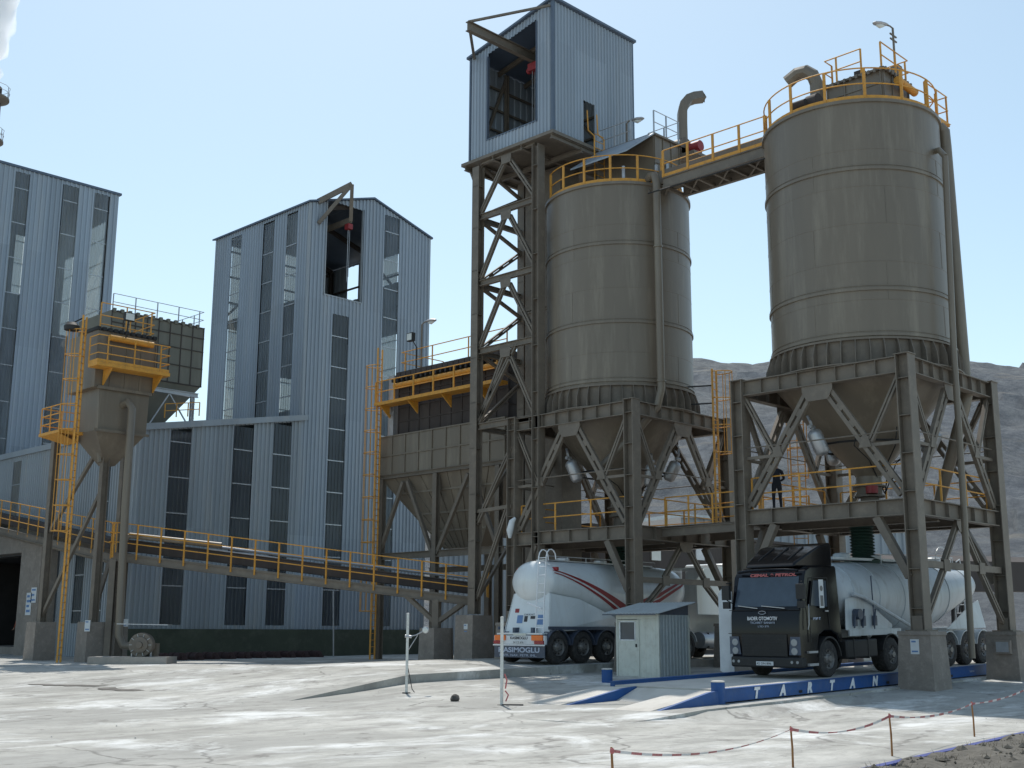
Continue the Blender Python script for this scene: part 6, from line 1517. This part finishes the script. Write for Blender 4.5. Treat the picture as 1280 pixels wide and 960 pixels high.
# pale folded boards beside the tractor
q = YP(908, 835, 21.6); gt = thing('barrier_board', 'pale lavender pointed board standing on edge left of the black tractor', 'board', (q.x, 21.6, .3))
m = MB(); m.prism([V(q.x-.08,21.45,.35),V(q.x-.02,21.3,.32),V(q.x-.05,21.3,2.85),V(q.x-.08,21.6,3.0),V(q.x-.1,21.75,2.8),V(q.x-.1,21.75,.5)], (.04,0,0)); m.build('panel', SIGNW, gt)
m = MB(); m.prism([V(q.x+.15,21.2,.7),V(q.x+.2,21.05,.9),V(q.x+.2,21.05,3.5),V(q.x+.1,21.2,3.3)], (.03,0,0)); m.build('panel', SIGNW, gt)
m = MB(); m.bar((q.x-.02,21.45,1.2),(q.x+.2,21.2,1.2),.05); m.bar((q.x-.02,21.45,2.6),(q.x+.2,21.2,2.6),.04); m.box(q.x-.1,21.15,.1,q.x+.3,21.7,.34); m.build('stand', STEEL, gt); rel(gt)

# ---------------------------------------------------------------- white posts
q = ZP(508, 863, gz(23.4, 27.4)); x, y, z = q.x, min(q.y, 27.5), gz(q.x, q.y)
t = thing('white_post', 'white post carrying a small lamp on a side arm in front of the slab edge', 'post', (x, y, z))
m = MB(); m.tube([(x,y,z-.05),(x,y,z+2.12)], .038, 10); m.rev((x,y,z+2.12), [(.042,0),(.042,.02),(.001,.03)], 10); m.build('pole', POLE, t, True)
m = MB(); m.tube([(x,y,z+1.5),(x+.15,y-.18,z+1.55),(x+.3,y-.32,z+1.66)], .018, 6); m.tube([(x,y,z+1.1),(x+.08,y-.1,z+1.3),(x+.2,y-.2,z+1.55)], .012, 6); m.tube([(x-.06,y+.04,z+1.52),(x+.08,y-.08,z+1.5)], .04, 8); m.build('arm', GALV, t)
c = V(x+.36,y-.36,z+1.7); d = V(-.75,-.6,-.1).normalized(); m = MB(); m.tube([c-d*.14,c-d*.1,c+d*.05,c+d*.12,c+d*.14], [.02,.06,.085,.095,.075], 14); m.build('lamp_head', GALV, t, True)
m = MB(); m.tube([c+d*.141,c+d*.16], [.075,.02], 14); m.build('lens', LAMPG, t, True)
m = MB(); m.tube([(x,y,z+.8),(x+.1,y-.12,z+.1),(x+.12,y-.2,z+.02)], .012, 5); m.box(x-.08,y-.08,z-.03,x+.08,y+.08,z+.015); m.build('cable', BLACKP, t); rel(t)
q = ZP(627, 879, gz(22.8, 22.8)); x, y, z = q.x, q.y, gz(q.x, q.y)
t = thing('white_post', 'plain white post with faded red tape rags at its foot in front of the tanker', 'post', (x, y, z))
m = MB(); m.tube([(x,y,z-.05),(x,y,z+2.1)], .04, 10); m.rev((x,y,z+2.1), [(.044,0),(.044,.02),(.001,.03)], 10); m.build('pole', POLE, t, True)
m = MB(); m.tube([(x+.05,y-.05,z+.75),(x+.09,y-.09,z+.6),(x+.06,y-.07,z+.4)], .02, 5); m.tube([(x+.06,y-.06,z+.35),(x+.13,y-.1,z+.25),(x+.06,y-.08,z+.1)], .018, 5); m.build('tape_rag', LETP, t)
m = MB(); m.bar((x,y-.02,z+.02),(x+.35,y-.4,z+.02),.05,.03); m.box(x-.08,y-.08,z-.03,x+.08,y+.08,z+.02); m.build('foot', BLACKP, t); rel(t)  # black bar drawn for the post's short ground shadow, with its base plate

# ---------------------------------------------------------------- stakes and barrier tape
SG = -.2; tops = []
for i, (px, tp, bt) in enumerate(((766,934,1012),(991,908,960),(1115,892,945),(1218,877,922))):
    q = ZP(px, bt, SG); z1 = XP(px, tp, q.x).z
    t = thing('stake', ('leftmost thin brown stake cut off by the bottom edge of the picture', 'thin brown stake holding up the middle of the faded red and white tape', 'thin brown stake where the striped tape turns bolder red', 'rightmost thin brown stake beside the long shadow and blue kerb')[i], 'stake', q, group='stakes carrying the barrier tape')
    m = MB(); m.tube([(q.x,q.y,SG-.35),(q.x+.01,q.y,(SG+z1)/2),(q.x,q.y+.01,z1)], [.017,.016,.013], 7); m.build('rod', WOOD, t)
    m = MB(); m.rev((q.x,q.y,z1-.05), [(.016,-.02),(.026,0),(.022,.03),(.014,.04)], 8); m.build('tape_knot', LETP, t); rel(t); tops.append(V(q.x, q.y, z1-.04))
tape = thing('barrier_tape', 'red and white barrier tape sagging between the thin brown stakes', 'tape', tops[1])
TR = mat('tape_red', (.46,.16,.16), .5, var=.3, scale=20); TW = mat('tape_white', (.7,.68,.66), .5)
ends = [tops[0], tops[1], tops[2], tops[3], tops[3]+V(3.2,.3,.14)]
red = MB(); fmi = []
for (a, b), sag, tw in zip(zip(ends, ends[1:]), (.16,.13,.10,.05), (.2,.5,.9,1.2)):
    L = (b-a).length; n = max(4, int(L/.06)); prev = None
    for k in range(n+1):
        s = k/n; p = a.lerp(b, s)-V(0,0,4*sag*s*(1-s)); w_ = (.004 if a == tops[0] else .009)+.012*abs(math.cos(tw*s*6+.3)); e = V(.25*math.sin(s*9*tw),-.2,1).normalized()*w_
        cur = (p-e, p+e)
        if prev: red.add([prev[0], cur[0], cur[1], prev[1]], [(0,1,2,3)]); fmi.append(int(s*L/.24) % 2)
        prev = cur
mesh_obj('band', red.v, red.f, TR, tape, mats=[TR, TW], fm=fmi); rel(tape)

# ---------------------------------------------------------------- people
def person(label, loc, rz, h, mats, arms='rail', cap=None, helmet=False):
    t = thing('person', label, 'person', loc, rz)
    k = h/1.75; P = {}; E = []
    def add(n, x, y, z, r, par=None):
        P[n] = (len(P), V(x,y,z)*k, r*k)
        if par: E.append((P[par][0], P[n][0]))
    add('pelvis',0,0,.96,.135); add('waist',0,.0,1.08,.125,'pelvis'); add('chest',0,.01,1.28,.15,'waist'); add('neckbase',0,.01,1.45,.085,'chest'); add('neck',0,.02,1.52,.055,'neckbase'); add('head0',0,.03,1.60,.082,'neck'); add('head1',0,.03,1.67,.088,'head0'); add('head2',0,.02,1.71,.07,'head1')
    for s, nm in ((-1,'l'),(1,'r')):
        add(nm+'hip',s*.1,0,.9,.1,'pelvis'); add(nm+'knee',s*.12,.02,.5,.062,nm+'hip'); add(nm+'ankle',s*.13,-.02,.1,.045,nm+'knee'); add(nm+'toe',s*.14,.13,.04,.042,nm+'ankle')
        add(nm+'sh',s*.19,.01,1.41,.07,'neckbase'); 
        if arms == 'rail': el, wr, hd = (s*.3,.08,1.16), (s*.2,.32,1.08), (s*.17,.40,1.08)
        else: el, wr, hd = (s*.28,-.02,1.14), (s*.25,.14,.92), (s*.24,.2,.86)
        add(nm+'el',*el,.05,nm+'sh'); add(nm+'wr',*wr,.032,nm+'el'); add(nm+'palm',*hd,.034,nm+'wr')
        for f in range(4): add(nm+'f%d' % f, hd[0]-s*.03+s*.02*f, hd[1]+.06, hd[2]-.01-.004*abs(f-1.5), .009, nm+'palm'); add(nm+'g%d' % f, hd[0]-s*.035+s*.022*f, hd[1]+.085+.006*(1.5-abs(f-1.5)), hd[2]-.05, .008, nm+'f%d' % f)
        add(nm+'th',hd[0]-s*.045,hd[1]+.02,hd[2]-.01,.011,nm+'palm'); add(nm+'tip',hd[0]-s*.05,hd[1]+.05,hd[2]-.035,.009,nm+'th')
    vs = [p[1] for p in P.values()]; me = bpy.data.meshes.new('body'); me.from_pydata([tuple(v) for v in vs], E, [])
    ob = bpy.data.objects.new('tmp', me); COL.objects.link(ob); sk = ob.modifiers.new('s', 'SKIN'); sk.use_smooth_shade = True
    for (i, v, r), d in zip(P.values(), me.skin_vertices[0].data): d.radius = (r, r*.82 if r > .12 else r); d.use_root = (i == 0)
    ss_ = ob.modifiers.new('u', 'SUBSURF'); ss_.levels = 2; ss_.render_levels = 2
    bpy.context.view_layer.update(); m2 = bpy.data.meshes.new_from_object(ob.evaluated_get(bpy.context.evaluated_depsgraph_get())); bpy.data.objects.remove(ob)
    for q in (mats['skin'], mats['top'], mats['legs'], mats['shoes']): m2.materials.append(q)
    wy = .3*k
    for f in m2.polygons:
        c = f.center/k; hand = (c.y > (.35 if arms == 'rail' else .16) and .8 < c.z < 1.2 and abs(c.x) > .1)
        f.material_index = 0 if (c.z > 1.5 or hand) else 3 if c.z < .11 else 2 if (c.z < .95 and abs(c.x) < .24) else 1
        f.use_smooth = True
    m2.name = 'body'; b = bpy.data.objects.new('body', m2); COL.objects.link(b); b.parent = t
    m = MB()                                                # face and ears
    m.tube([V(0,.115,1.66)*k, V(0,.135,1.625)*k, V(0,.11,1.615)*k], [.012*k,.016*k,.01*k], 6); m.build('nose', mats['skin'], t, True)
    for s in (-1,1):
        m = MB(); m.rev(V(s*.033,.108,1.665)*k, [(.001,.012),(.011,.006),(.012,-.005)], 8, axis='y'); m.build('eye', BLACKP, t)
        m = MB(); m.rev(V(s*.085,.03,1.65)*k, [(.001,-.01),(.028,-.008),(.03,.008),(.001,.01)], 8, axis='x'); m.build('ear', mats['skin'], t)
    m = MB(); m.bar(V(-.025,.112,1.588)*k, V(.025,.112,1.588)*k, .008); m.build('mouth', RED, t)
    m = MB(); c = V(0,.02,1.69)*k
    m.rev(c, [(.108*k,-.02*k),(.107*k,.03*k),(.085*k,.08*k),(.04*k,.102*k),(.001,.105*k)], 18)
    if helmet: m.rev(c, [(.108*k,-.018*k),(.14*k,-.03*k),(.142*k,-.024*k),(.108*k,-.005*k)], 18)
    else: m.prism([c+V(-.07,.09,-.01)*k, c+V(.07,.09,-.01)*k, c+V(.05,.19,-.03)*k, c+V(-.05,.19,-.03)*k], (0,0,.012))
    m.build('helmet' if helmet else 'cap', cap, t, True)
    if not helmet:
        m = MB(); m.rev(V(0,.01,1.655)*k, [(.094*k,-.05*k),(.1*k,0),(.1*k,.04*k)], 14, math.pi*.95, math.pi*2.05); m.build('hair', BLACKP, t)
    return t
q = YP(972, 634, 22.0)
person('person in dark work clothes and yellow cap seen from behind on the right silo platform', (q.x, 22.0, 5.632), R(-40), 1.68, dict(skin=SKIN, top=NAVY, legs=NAVY, shoes=BLACKP), 'rail', HAT)
m = MB(); m.box(27.36, 61.36, .1, 37.7, 70.4, .70); tag(m.build('portal_floor', CONC), kind='structure')
q = XP(27, 766, 28.3)
person('person in a white helmet standing inside the dark portal at the left edge', (28.3, q.y, .702), R(120), 1.85, dict(skin=SKIN, top=ORNAVY, legs=NAVY, shoes=BLACKP), 'side', SIGNW, True)
